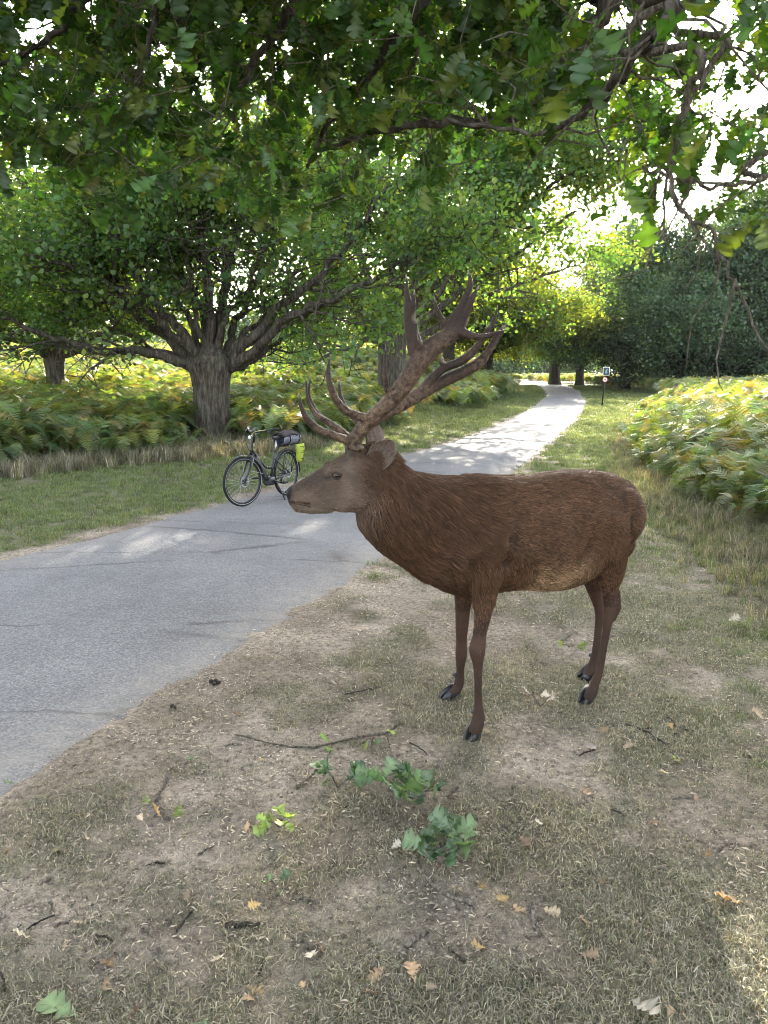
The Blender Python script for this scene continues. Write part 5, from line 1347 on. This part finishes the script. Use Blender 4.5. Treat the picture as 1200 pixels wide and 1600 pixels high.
    build(f, 'fork', blk)
    f = MB(); f.tube([st((0.880, 0, 0.89)), st((0.862, 0, 0.985)), st((0.875, 0, 1.02))], [0.019, 0.018, 0.016], 10)
    bars = [(0.70, -0.33, 1.075), (0.78, -0.25, 1.075), (0.86, -0.12, 1.045), (0.882, 0, 1.03), (0.86, 0.12, 1.045), (0.78, 0.25, 1.075), (0.70, 0.33, 1.075)]
    f.tube(catmull([st(p) for p in bars], 5), 0.0125, 10)
    hb = build(f, 'handlebar', blk)
    for sg in (1, -1):
        MB().tube([st((0.765, sg * 0.265, 1.075)), st((0.695, sg * 0.335, 1.075))], 0.019, 10).build('grip', rub, hb)
        MB().tube([st((0.80, sg * 0.22, 1.068)), st((0.835, sg * 0.245, 1.045)), st((0.79, sg * 0.31, 1.035))], [0.011, 0.007, 0.005], 8).build('brake_lever', dal, hb)
    MB().box(st((0.875, 0.02, 1.065)), (0.03, 0.09, 0.055), steer @ Matrix.Rotation(R(-35), 4, 'Y'), 0.008).build('display', dal, hb)
    hl = build(MB().tube([st((0.915, 0, 0.965)), st((0.955, 0, 0.962))], [0.022, 0.032], 14), 'headlamp', dal); MB().tube([st((0.955, 0, 0.962)), st((0.963, 0, 0.962))], [0.030, 0.024], 14).build('lens', lampm, hl)
    cab = plain('cable_sleeve', (0.02, 0.02, 0.02), 0.5, 0.4); ylc = plain('yellow_cable', (0.45, 0.42, 0.10), 0.5, 0.4)
    for q, (sg, m_) in enumerate(((1, ylc), (-1, cab), (1, cab))):
        build(MB().tube(catmull([st((0.82, sg * 0.2, 1.07)), st((0.97, sg * 0.10, 1.03 - 0.03 * q)), st((0.96, sg * 0.06, 0.86)), Vector((0.89, sg * 0.03, 0.76 - 0.04 * q))], 6), 0.004, 5), 'cable', m_)
    # mudguards
    def guard(c, a0, a1, sm):
        V = []; F = []; n = 22
        for i in range(n + 1):
            a = R(a0 + (a1 - a0) * i / n)
            for j in range(5):
                w = -0.026 + 0.013 * j; rr = 0.366 + 0.010 * math.cos(math.pi * (j - 2) / 4)
                V.append(sm(Vector((c[0] + rr * math.cos(a), w, c[2] + rr * math.sin(a)))))
        for i in range(n):
            for j in range(4): F.append((i * 5 + j, i * 5 + j + 1, i * 5 + j + 6, i * 5 + j + 5))
        return MB().add(V, F)
    for mbg in (guard((1.10, 0, 0.35), 62, 165, st), guard((0, 0, 0.35), 15, 185, lambda p: p)):
        o = build(mbg, 'mudguard', blk); m = o.modifiers.new('t', 'SOLIDIFY'); m.thickness = 0.003
    for sg in (1, -1): build(MB().tube([st((1.10, sg * 0.06, 0.35)), st((0.99, sg * 0.035, 0.50)), st((0.755, sg * 0.03, 0.43))], 0.003, 5), 'guard_stay', alu)
    # cranks, pedals, chain guard
    for sg, a in ((1, R(196)), (-1, R(16))):
        e = Vector((0.46 + 0.165 * math.cos(a), sg * 0.085, 0.29 + 0.165 * math.sin(a)))
        cr = build(MB().tube([(0.46, sg * 0.075, 0.29), e], [0.014, 0.011], 8), 'crank', dal)
        MB().box(e + Vector((0, sg * 0.055, 0)), (0.095, 0.09, 0.022), None, 0.005).build('pedal', rub, cr)
    V, F = ringtube((0.46, -0.062, 0.29), 0.075, 0.012, 28, 6); build(MB().add(V, F), 'chain_ring', dal)
    build(MB().tube([(0.46, -0.062, 0.365), (0, -0.055, 0.385)], 0.006, 5).tube([(0.46, -0.062, 0.215), (0, -0.055, 0.315)], 0.006, 5), 'chain', dal)
    build(MB().tube([(0.0, -0.06, 0.34), (0.03, -0.075, 0.27), (0.06, -0.07, 0.21)], [0.02, 0.022, 0.018], 8), 'derailleur', dal)
    # saddle
    sp = build(MB().tube([(0.30, 0, 0.70), (0.262, 0, 0.86)], 0.0145, 10), 'seat_post', alu)
    V = []; F = []; K = 12
    for (x, w, h, z) in ((0.36, 0.012, 0.016, 0.905), (0.33, 0.022, 0.024, 0.905), (0.26, 0.032, 0.028, 0.903), (0.19, 0.062, 0.034, 0.906), (0.13, 0.080, 0.036, 0.912), (0.09, 0.070, 0.030, 0.915), (0.075, 0.040, 0.014, 0.913)):
        for j in range(K): a = 2 * math.pi * j / K; V.append((x, w * math.cos(a), z + h * math.sin(a) * (1 if math.sin(a) > 0 else 1.1)))
    for i in range(6):
        for j in range(K): F.append((i * K + j, i * K + (j + 1) % K, (i + 1) * K + (j + 1) % K, (i + 1) * K + j))
    F += [tuple(reversed(range(K))), tuple(6 * K + j for j in range(K))]
    build(MB().add(V, F), 'saddle', plain('saddle_cover', (0.018, 0.016, 0.016), 0.55, 0.4))
    # rack, stays, kickstand, rear lamp
    f = MB()
    for sg in (1, -1):
        f.tube([(0.18, sg * 0.065, 0.765), (-0.34, sg * 0.065, 0.765)], 0.0065, 6); f.tube([(-0.02, sg * 0.075, 0.36), (-0.10, sg * 0.07, 0.765)], 0.006, 6); f.tube([(-0.02, sg * 0.075, 0.36), (-0.26, sg * 0.07, 0.765)], 0.006, 6)
    for x in (0.16, 0.0, -0.17, -0.33): f.tube([(x, -0.065, 0.765), (x, 0.065, 0.765)], 0.006, 6)
    f.tube([(0.18, 0, 0.765), (0.315, 0, 0.68)], 0.007, 6)
    build(f, 'rack', blk)
    build(MB().tube([(0.40, 0.05, 0.27), (0.38, 0.14, 0.13), (0.375, 0.195, 0.0)], [0.012, 0.011, 0.010], 8).tube([(0.365, 0.195, 0.006), (0.42, 0.215, 0.004)], 0.012, 6), 'kickstand', dal)
    build(MB().box((-0.36, 0, 0.74), (0.02, 0.07, 0.04), None, 0.006), 'rear_lamp', plain('rear_lamp_red', (0.30, 0.01, 0.01), 0.3, 0.5))
    # striped roll bag strapped on the rack
    t = NT('striped_fabric'); tc = t.n('ShaderNodeTexCoord'); wv = t.n('ShaderNodeTexWave', wave_type='BANDS', bands_direction='X'); wv.inputs['Scale'].default_value = 13.0; wv.inputs['Distortion'].default_value = 0.3; t.l(tc.outputs['Object'], wv.inputs['Vector'])
    w2 = t.n('ShaderNodeTexWave', wave_type='BANDS', bands_direction='Z'); w2.inputs['Scale'].default_value = 6.0; t.l(tc.outputs['Object'], w2.inputs['Vector'])
    st_ = t.ramp(wv.outputs['Fac'], [(0.72, (0, 0, 0)), (0.80, (1, 1, 1))]); st2 = t.ramp(w2.outputs['Fac'], [(0.80, (0, 0, 0)), (0.88, (0.05, 0.05, 0.05))])
    cc = t.mix(t.math('MAXIMUM', st_, st2), (0.016, 0.018, 0.032), (0.42, 0.43, 0.47)); t.principled(cc, 0.85, 0.15, 0, t.noise(60, 3, .6, tc.outputs['Object']), 0.4, 0.01)
    bag = MB(); V = []; F = []; n = 14; K = 14; rs = random.Random(4)
    for i in range(n + 1):
        x = 0.20 - 0.58 * i / n; e = math.sin(math.pi * min(1, 0.12 + 0.9 * i / n)) ** 0.25
        for j in range(K):
            a = 2 * math.pi * j / K; V.append((x, 0.118 * e * math.cos(a) * (1 + rs.uniform(-.06, .06)), 0.868 + 0.095 * e * math.sin(a) * (1 + rs.uniform(-.06, .06))))
    for i in range(n):
        for j in range(K): F.append((i * K + j, i * K + (j + 1) % K, (i + 1) * K + (j + 1) % K, (i + 1) * K + j))
    F += [tuple(reversed(range(K))), tuple(n * K + j for j in range(K))]
    rb = bag.add(V, F).build('rack_bag', t.m, root)
    for x in (0.05, -0.22): MB().tube([(x, 0.124 * math.cos(a), 0.868 + 0.102 * math.sin(a)) for a in np.linspace(0, 6.283, 20)], 0.008, 5).build('strap', plain('strap_webbing', (0.02, 0.02, 0.02), 0.8, 0.2), rb)
    # crumpled dark jacket on top
    V = []; F = []; nx, ny = 12, 9
    for i in range(nx + 1):
        for j in range(ny + 1):
            x = 0.22 - 0.42 * i / nx; y = -0.12 + 0.24 * j / ny
            V.append((x, y, 0.975 - 0.055 * (abs(y) / 0.12) ** 2 + 0.022 * noise.noise(Vector((x * 14, y * 14, 2))) + 0.02 * math.sin(math.pi * i / nx)))
    for i in range(nx):
        for j in range(ny): a = i * (ny + 1) + j; F.append((a, a + 1, a + ny + 2, a + ny + 1))
    o = MB().add(V, F).build('jacket', plain('jacket_cloth', (0.045, 0.034, 0.036), 0.85, 0.2, var=0.3), root); m = o.modifiers.new('t', 'SOLIDIFY'); m.thickness = 0.02
    # yellow high-visibility panel hanging at the side
    V = []; F = []
    for i in range(9):
        for j in range(7):
            fz = i / 8; fx = j / 6; w = 0.5 - 0.14 * fz ** 2; x = -0.20 + 0.26 * w * (fx - 0.5) * 2 * 0.95
            V.append((x, 0.128 + 0.018 * math.sin(math.pi * fx) + 0.012 * math.sin(5 * fz), 0.78 - 0.28 * fz * (1 - 0.10 * (2 * fx - 1) ** 2)))
    for i in range(8):
        for j in range(6): a = i * 7 + j; F.append((a, a + 1, a + 8, a + 7))
    yp = MB().add(V, F).build('yellow_panel', yel, root); m = yp.modifiers.new('t', 'SOLIDIFY'); m.thickness = 0.008
    ink = plain('panel_print', (0.05, 0.06, 0.03), 0.8, 0.1)
    for (z, w) in ((0.735, 0.13), (0.71, 0.10), (0.67, 0.12), (0.645, 0.09), (0.55, 0.08)):
        pr = MB()
        for q in range(4):
            x0 = -0.23 - w / 2 + w * q / 4; pr.box((x0 + w / 10, 0.153, z + 0.004 * (q % 2)), (w / 5.5, 0.003, 0.012))
        pr.build('print', ink, yp, False)
bicycle()

# ================================================================== the small sign by the bend
def sign():
    b = gp(940, 637); root = empty('sign_post', (b.x, b.y, 0))
    tag(root, 'black sign post with a blue square panel above a round red-rimmed sign', 'sign')
    px = b.y / FPX * 1.02
    blk = plain('post_paint', (0.012, 0.012, 0.013), 0.45, 0.4)
    tip = Vector((4.2 * px, 0, 60 * px)); V = Vector
    MB().tube([(0, 0, -0.1), tuple(tip * 0.5), tuple(tip)], [0.035, 0.033, 0.032], 12).build('pole', blk, root)
    f = Vector((-0.25, -0.97, 0)).normalized(); rz = math.atan2(f.y, f.x)
    M = Matrix.Rotation(rz, 4, 'Z')                           # local x = out of the sign
    c = tip + Vector((0, 0, -5.5 * px)) + f * 0.05
    wht = plain('sign_white', (0.72, 0.72, 0.70), 0.4, 0.4, var=0.05); blu = plain('sign_blue', (0.008, 0.020, 0.045), 0.35, 0.5, var=0.1); red = plain('sign_red', (0.55, 0.05, 0.04), 0.4, 0.4)
    pnl = MB().box(c, (0.02, 9.6 * px, 12.6 * px), M, 0.004).build('panel', wht, root)
    MB().box(c + f * 0.012, (0.008, 8.0 * px, 11.0 * px), M, 0.002).build('blue_field', blu, pnl)
    em = MB(); side = Vector((-f.y, f.x, 0))                  # pale emblem: a small figure under a bar
    em.tube([c + f * 0.018 + Vector((0, 0, 0.3 * px)), c + f * 0.022 + Vector((0, 0, 0.3 * px))], 1.5 * px, 14)
    em.box(c + f * 0.019 + Vector((0, 0, -2.2 * px)), (0.004, 3.2 * px, 2.2 * px), M); em.box(c + f * 0.019 + side * 1.2 * px + Vector((0, 0, 3.1 * px)), (0.004, 2.6 * px, 1.0 * px), M)
    em.build('emblem', plain('sign_emblem', (0.20, 0.30, 0.42), 0.4, 0.4), pnl, False)
    c2 = tip * 0.70 + Vector((0, 0, 0)) + f * 0.05
    d = MB().tube([c2, c2 + f * 0.015], 3.9 * px, 28).build('disc', red, root, False)
    MB().tube([c2 + f * 0.014, c2 + f * 0.020], 3.0 * px, 28).build('white_field', wht, d, False)
    MB().box(c2 + f * 0.021 - side * 0.9 * px, (0.005, 0.7 * px, 2.2 * px), M).box(c2 + f * 0.021 + side * 0.8 * px, (0.005, 1.6 * px, 2.0 * px), M).build('numerals', plain('sign_grey', (0.30, 0.29, 0.28), 0.5, 0.3), d, False)
sign()

# ================================================================== what lies on the ground
M_FRESH = leaf_mat('fresh_fallen_leaf', 0.30, (1.3, 1.35, 0.5), 0.06, 0.03)
M_DRY = leaf_mat('dry_leaf', 0.2, (1.2, 1.1, 0.8), 0.04, 0.02)
LF_GREEN = [oak_leaf_mesh('green_fallen_%s' % 'abcd'[k], 1.0, 300 + k, ((0.058, 0.100, 0.036), (0.072, 0.120, 0.045), (0.045, 0.085, 0.034), (0.11, 0.16, 0.07))[k], M_FRESH) for k in range(4)]
LF_YEL = [oak_leaf_mesh('yellow_fallen_%s' % 'ab'[k], 1.0, 310 + k, ((0.16, 0.22, 0.035), (0.20, 0.25, 0.05))[k], M_FRESH) for k in range(2)]
LF_DRY = [oak_leaf_mesh('dry_fallen_%s' % 'abcde'[k], 1.0, 320 + k, ((0.38, 0.29, 0.19), (0.30, 0.20, 0.11), (0.36, 0.31, 0.25), (0.30, 0.19, 0.08), (0.20, 0.135, 0.085))[k], M_DRY) for k in range(5)]
def on(u, v, h=0.0):
    p = gp(u, v, 0.012); z = float(ground_z(np.array([p.x]), np.array([p.y]))[0]); p = gp(u, v, z + h); return p
def stick(px, r0, r1, label, name='fallen_stick', mat=None, cat='stick', group=None, lift=0.006, twigs=(), lvs=()):
    P = [on(a[0], a[1], lift + (a[2] if len(a) > 2 else 0)) for a in px]; b = P[0]; root = empty(name, b); tag(root, label, cat, group)
    rs = random.Random(int(b.x * 1000) + 7); PP = catmull(P, 5); PP = [p + Vector((rs.gauss(0, 1), rs.gauss(0, 1), rs.gauss(0, .5))) * r0 * 0.5 for p in PP]
    RR = [(r0 + (r1 - r0) * i / (len(PP) - 1)) * rs.uniform(0.82, 1.18) for i in range(len(PP))]
    MB().tube(PP, RR, 7).build('stem', mat or M_TWIG, root, off=b)
    for tw in twigs:
        Q = [on(a[0], a[1], lift + (a[2] if len(a) > 2 else 0)) for a in tw]; MB().tube(catmull(Q, 4), [0.0035 - 0.0018 * i / (4 * (len(Q) - 1)) for i in range(4 * (len(Q) - 1) + 1)], 5).build('side_twig', mat or M_TWIG, root, off=b)
    for (u, v, h, sz, src) in lvs:
        o = bpy.data.objects.new('leaf', src); COL.objects.link(o); o.parent = root; o.location = on(u, v, h) - b; o.scale = (sz,) * 3; o.rotation_euler = (rs.uniform(-.7, .7), rs.uniform(-.7, .7), rs.uniform(0, 6.28))
    return root
M_PALE = bark_mat('pale_peeled_twig', (0.30, 0.25, 0.20), (0.48, 0.43, 0.36), 5.0)
M_DKTW = bark_mat('dark_twig', (0.055, 0.045, 0.038), (0.13, 0.11, 0.095), 5.0)
stick([(368, 1147), (430, 1163), (490, 1167), (532, 1157), (578, 1149, .02), (605, 1145, .05), (618, 1135, .09), (626, 1128, .13)], .0035, .0075, 'long bent twig with a raised end lying left of the front hooves', twigs=[[(583, 1152, .02), (581, 1166, .0), (583, 1178)], [(604, 1146, .05), (609, 1168, .02), (611, 1188)], [(520, 1160), (514, 1180)]],
      lvs=[(603, 1140, .09, .05, LF_YEL[0]), (575, 1157, .03, .05, LF_YEL[1]), (598, 1158, .03, .055, LF_GREEN[1]), (515, 1160, .02, .06, LF_GREEN[3]), (508, 1166, .01, .05, LF_YEL[0])])
stick([(625, 1273), (642, 1325), (662, 1368), (700, 1398), (742, 1412)], .0030, .0075, 'long pale peeled twig curving below the two leafy sprigs', mat=M_PALE, twigs=[[(660, 1365), (665, 1340, .03), (666, 1322, .05)]])
stick([(264, 1216), (250, 1236), (243, 1252), (252, 1264), (263, 1281)], .0045, .0085, 'crooked grey stick on bare soil near the road edge')
stick([(844, 1397), (833, 1418), (834, 1438), (841, 1456)], .0085, .0055, 'short curved pale stick in the right foreground', mat=M_PALE)
stick([(463, 1232), (480, 1218), (496, 1201)], .004, .005, 'straight thin stick left of the small leafy sprig')
stick([(354, 1447), (378, 1444), (402, 1443)], .009, .007, 'flat dark bark strip in the lower left foreground', mat=M_DKTW)
stick([(632, 1478), (650, 1464), (668, 1452)], .010, .008, 'broken pale wood chip in the bottom centre', mat=M_PALE, twigs=[[(669, 1456), (676, 1478), (683, 1500)], [(683, 1468), (702, 1461)]])
stick([(978, 1131), (1008, 1142), (1042, 1164)], .004, .006, 'thin forked stick right of the hind hooves', mat=M_DKTW, twigs=[[(1002, 1139), (1018, 1138)], [(1000, 1155), (1020, 1152)]])
stick([(1043, 1118), (1058, 1136), (1084, 1142)], .005, .004, 'small dark forked twig on the right-hand grass', mat=M_DKTW, twigs=[[(1053, 1147), (1070, 1141)]])
stick([(1090, 1165), (1093, 1185), (1096, 1200)], .003, .004, 'thin upright-lying twig by the yellow leaf on the right')
stick([(540, 1085), (565, 1079), (588, 1074)], .004, .004, 'dark twig on the dusty patch behind the long bent twig', mat=M_DKTW)
stick([(455, 1403), (475, 1405), (496, 1409)], .004, .005, 'short straight stick below the small green leaf tuft')
_small = [((42, 1452), (86, 1430)), ((85, 1447), (108, 1443)), ((222, 1446), (241, 1463)), ((276, 1456), (300, 1425)), ((140, 1514), (156, 1503)), ((168, 1502), (184, 1488)), ((2, 1520), (9, 1548)), ((263, 1446), (268, 1432)), ((247, 1478), (256, 1492)), ((150, 1462), (176, 1470)), ((80, 1408), (84, 1424)), ((66, 1380), (82, 1370)), ((404, 1525), (409, 1503)), ((586, 1520), (590, 1500)), ((625, 1580), (662, 1567)), ((700, 1480), (726, 1503)), ((457, 1468), (505, 1492)), ((572, 1273), (596, 1262)), ((640, 1160), (668, 1178)), ((700, 1245), (716, 1230)), ((165, 1545), (170, 1538)), ((230, 1352), (258, 1348)), ((310, 1335), (335, 1322)), ((1050, 1247), (1082, 1245)), ((955, 1265), (976, 1276)), ((815, 1535), (845, 1528)), ((880, 1000), (905, 985)), ((905, 1180), (930, 1172)), ((1120, 1330), (1150, 1318)), ((350, 1165), (378, 1163))]
for k, (a, b) in enumerate(_small):
    m = ((a[0] + b[0]) / 2 + (k * 7 % 5 - 2), (a[1] + b[1]) / 2 + (k * 5 % 5 - 2))
    km_ = k % 3; tn_ = ('dark', 'grey-brown', 'pale')[km_]; wh_ = 'on bare soil at lower left' if a[0] < 420 else ('below the oak sprigs' if a[0] < 800 and a[1] > 1300 else 'on the grass round the stag')
    stick([a, m, b], .0032 + .0012 * (k % 3), .0026 + .001 * (k % 2), 'short thin %s broken twig %s' % (tn_, wh_), 'fallen_twig', (M_DKTW, M_TWIG, M_PALE)[km_], 'twig', '%s broken twigs %s' % (tn_, wh_))
# ---- leafy oak sprigs torn from the tree
def sprig(u, v, w, h, n, label, srcs, seed, sz=0.09, stem=None):
    b = on(u, v, 0.004); root = empty('oak_sprig', b); tag(root, label, 'sprig', 'fallen leafy oak sprigs'); rs = random.Random(seed)
    mpx = b.y / FPX; nb = max(2, n // 6)
    for k in range(nb):
        a = 6.283 * k / nb + rs.uniform(-.4, .4); rr = 0.5 * w * mpx * rs.uniform(0.30, 1.0)
        e = Vector((math.cos(a) * rr, math.sin(a) * rr * 0.8, rs.uniform(0.3, 0.8) * h * mpx)); P = [Vector((0, 0, 0.006)), e * 0.5 + Vector((0, 0, 0.012)), e]
        MB().tube(catmull(P, 4), [0.0035 - 0.0018 * i / 8 for i in range(9)], 5).build('twig', M_TWIG, root)
        for q in range(n // nb):
            f = 1 - 0.6 * (q / (n / nb)) ** 1.5; c = e * f; dz = rs.uniform(-.45, .7)
            aa = a + rs.uniform(-1.9, 1.9); y = Vector((math.cos(aa), math.sin(aa), dz)).normalized(); up = Vector((rs.gauss(0, .8), rs.gauss(-.2, .8), 0.9)); up = (up - y * up.dot(y)).normalized(); x = y.cross(up)
            o = bpy.data.objects.new('leaf', srcs[rs.randrange(len(srcs))]); COL.objects.link(o); o.parent = root
            c.z = max(c.z, 0.022); o.location = c; o.rotation_euler = Matrix((x, y, up)).transposed().to_euler(); o.scale = (sz * rs.uniform(0.5, 1.1),) * 3
    return root
sprig(642, 1250, 120, 60, 36, 'largest leafy green oak sprig lying in front of the stag', LF_GREEN, 51)
sprig(690, 1332, 110, 60, 30, 'leafy green oak sprig below the largest one, by the pale twig', LF_GREEN, 52)
sprig(527, 1233, 66, 44, 12, 'small dark green oak sprig left of the largest one', LF_GREEN[:3], 53)
sprig(436, 1295, 54, 36, 12, 'small yellow-green oak sprig on bare soil', LF_YEL, 54, 0.07)
sprig(430, 1386, 22, 18, 5, 'tiny dark green leaf tuft below the yellow-green sprig', LF_GREEN[:2], 55, 0.04)
sprig(845, 1106, 60, 36, 14, 'withered grey-brown leaf clump between front and hind hooves', LF_DRY[2:3] + LF_DRY[4:5], 56, 0.055)
sprig(890, 1012, 50, 16, 10, 'low withered yellow-brown leaf clump behind the stag\'s belly shadow', LF_YEL[:1] + LF_DRY[3:4], 57, 0.05)
# ---- single leaves
def lone(u, v, sz, src, label, rz=0.0, group=None, tilt=0.25):
    p = on(u, v, 0.010); o = bpy.data.objects.new('fallen_leaf', src); COL.objects.link(o); o.location = p; o.scale = (sz,) * 3
    rs = random.Random(int(u * 7 + v)); o.rotation_euler = (rs.uniform(-tilt, tilt), rs.uniform(-tilt, tilt), rz or rs.uniform(0, 6.28)); return tag(o, label, 'leaf', group)
lone(122, 1588, .105, LF_GREEN[3], 'large pale green oak leaf at the bottom left edge', 1.2)
lone(325, 1592, .08, LF_GREEN[3], 'green oak leaf at the bottom edge right of the large pale one', 2.6)
lone(26, 1224, .05, LF_GREEN[1], 'small green leaf lying on the asphalt edge at left', 2.0)
lone(95, 1320, .055, LF_GREEN[3], 'pale green leaf on bare soil in the left foreground')
lone(303, 1180, .045, LF_GREEN[3], 'small pale green leaf above the crooked grey stick')
lone(1165, 1412, .09, LF_DRY[3], 'large orange-brown oak leaf near the right edge', 1.4)
lone(230, 1242, .06, LF_YEL[1], 'yellow leaf left of the crooked grey stick')
lone(282, 1258, .06, LF_YEL[0], 'yellow-green leaf right of the crooked grey stick')
lone(408, 1412, .045, LF_DRY[3], 'upright orange-brown leaf below the tiny green tuft', tilt=0.8)
lone(490, 1485, .06, LF_DRY[2], 'bleached white leaf at bottom centre left')
lone(770, 1146, .045, LF_DRY[0], 'tan curled leaf right of the front near hoof', tilt=0.8)
lone(934, 1164, .07, LF_DRY[2], 'pale star-shaped leaf between hind hooves and the forked stick')
lone(1048, 1180, .07, LF_YEL[1], 'yellow leaf among green tufts at middle right', tilt=0.6)
lone(1137, 970, .08, LF_DRY[2], 'white curled leaf at the foot of the right bank', tilt=0.8)
lone(985, 1562, .085, LF_DRY[2], 'beige curled leaf near the bottom right')
_g = np.random.default_rng(77)
for k in range(80):
    u = _g.uniform(10, 1195); v = 1000 + 600 * _g.random() ** 0.8
    p = gp(u, v); d, sd = road_d(np.array([p.x]), np.array([p.y]))
    if d[0] < 0.1 or sd[0] < 0: continue
    kd_ = int(_g.integers(0, 5)); nm_ = ('tan', 'brown', 'bleached whitish', 'orange-brown', 'dark brown')[kd_]; wh_ = 'left of the oak sprigs' if u < 480 else ('below the stag and sprigs' if u < 800 else 'on the right-hand grass')
    lone(u, v, _g.uniform(.025, .062), LF_DRY[kd_], 'small curled %s oak leaf in the litter %s' % (nm_, wh_), 0.0, 'small %s leaves %s' % (nm_, wh_), 0.7)
# ---- droppings by the road
for k, (u, v) in enumerate(((330, 1064), (337, 1063), (334, 1068), (341, 1066), (269, 1103), (272, 1105))):
    p = on(u, v, 0.008); o = MB().ball((0, 0, 0), (0.014, 0.011, 0.010), Matrix.Rotation(k * 1.1, 4, 'Z'), 10).build('dropping', plain('dropping_dark', (0.022, 0.018, 0.014), 0.7, 0.2, bump=0.5, scale=120)); o.location = p
    tag(o, 'small dark deer dropping on the dusty road margin', 'dropping', 'deer droppings by the road')
# ---- crumbs of soil, bark and grit: past counting
def litter():
    g = np.random.default_rng(61); n = 9000; y = 1.2 + 6.0 * g.random(n) ** 1.4; x = (-0.56 + 1.12 * g.random(n)) * (y + 0.9); d, sd = road_d(x, y); cov = grass_cover(x, y)
    m = (d > -0.12) & (sd > 0) & (g.random(n) < 0.9 - 0.5 * cov); x, y = x[m], y[m]
    vs = []
    for k, c in enumerate(((0.20, 0.16, 0.12), (0.11, 0.085, 0.065), (0.34, 0.29, 0.23), (0.40, 0.33, 0.24))):
        rs = random.Random(400 + k); V = []; F = []; C = []
        for q in range(7):
            o = Vector((rs.gauss(0, .03), rs.gauss(0, .03), 0)); l = rs.uniform(.002, .006) if k < 3 else rs.uniform(.004, .012); w = rs.uniform(.002, .005) if k < 3 else .0016; hh = rs.uniform(.002, .005); a = rs.uniform(0, 3.14); d1 = Vector((math.cos(a), math.sin(a), 0)); d2 = Vector((-d1.y, d1.x, 0)); b = len(V)
            V += [o - d1 * l, o - d2 * w, o + d1 * l, o + d2 * w, o + Vector((0, 0, hh)) + d1 * l * .2]; F += [(b, b + 1, b + 4), (b + 1, b + 2, b + 4), (b + 2, b + 3, b + 4), (b + 3, b, b + 4)]; kk = rs.uniform(.6, 1.3); C += [tuple(x_ * kk for x_ in c)] * 5
        vs.append(tri_mesh('crumb_%s' % 'abcd'[k], V, F, C, M_DRY))
    scatter_ground('ground_litter', vs, x, y, 0.7 + 0.8 * g.random(len(x)), 62, 'crumbs of soil, bark and dead leaf on the bare ground', tilt=0.05, dz=0.001)
litter()

# ================================================================== evening haze
def haze():
    o = MB().box((0, 130, 10.0), (700, 420, 26)).build('haze', None, None, False); o['kind'] = 'stuff'; o['label'] = 'thin pale evening haze between the far trees'
    m = bpy.data.materials.new('haze_air'); m.use_nodes = True; nt = m.node_tree; nt.nodes.clear()
    out = nt.nodes.new('ShaderNodeOutputMaterial'); v = nt.nodes.new('ShaderNodeVolumePrincipled')
    v.inputs['Color'].default_value = (0.82, 0.88, 0.95, 1); v.inputs['Density'].default_value = 0.0001; v.inputs['Anisotropy'].default_value = 0.2
    nt.links.new(v.outputs[0], out.inputs['Volume']); o.data.materials.append(m)
haze()
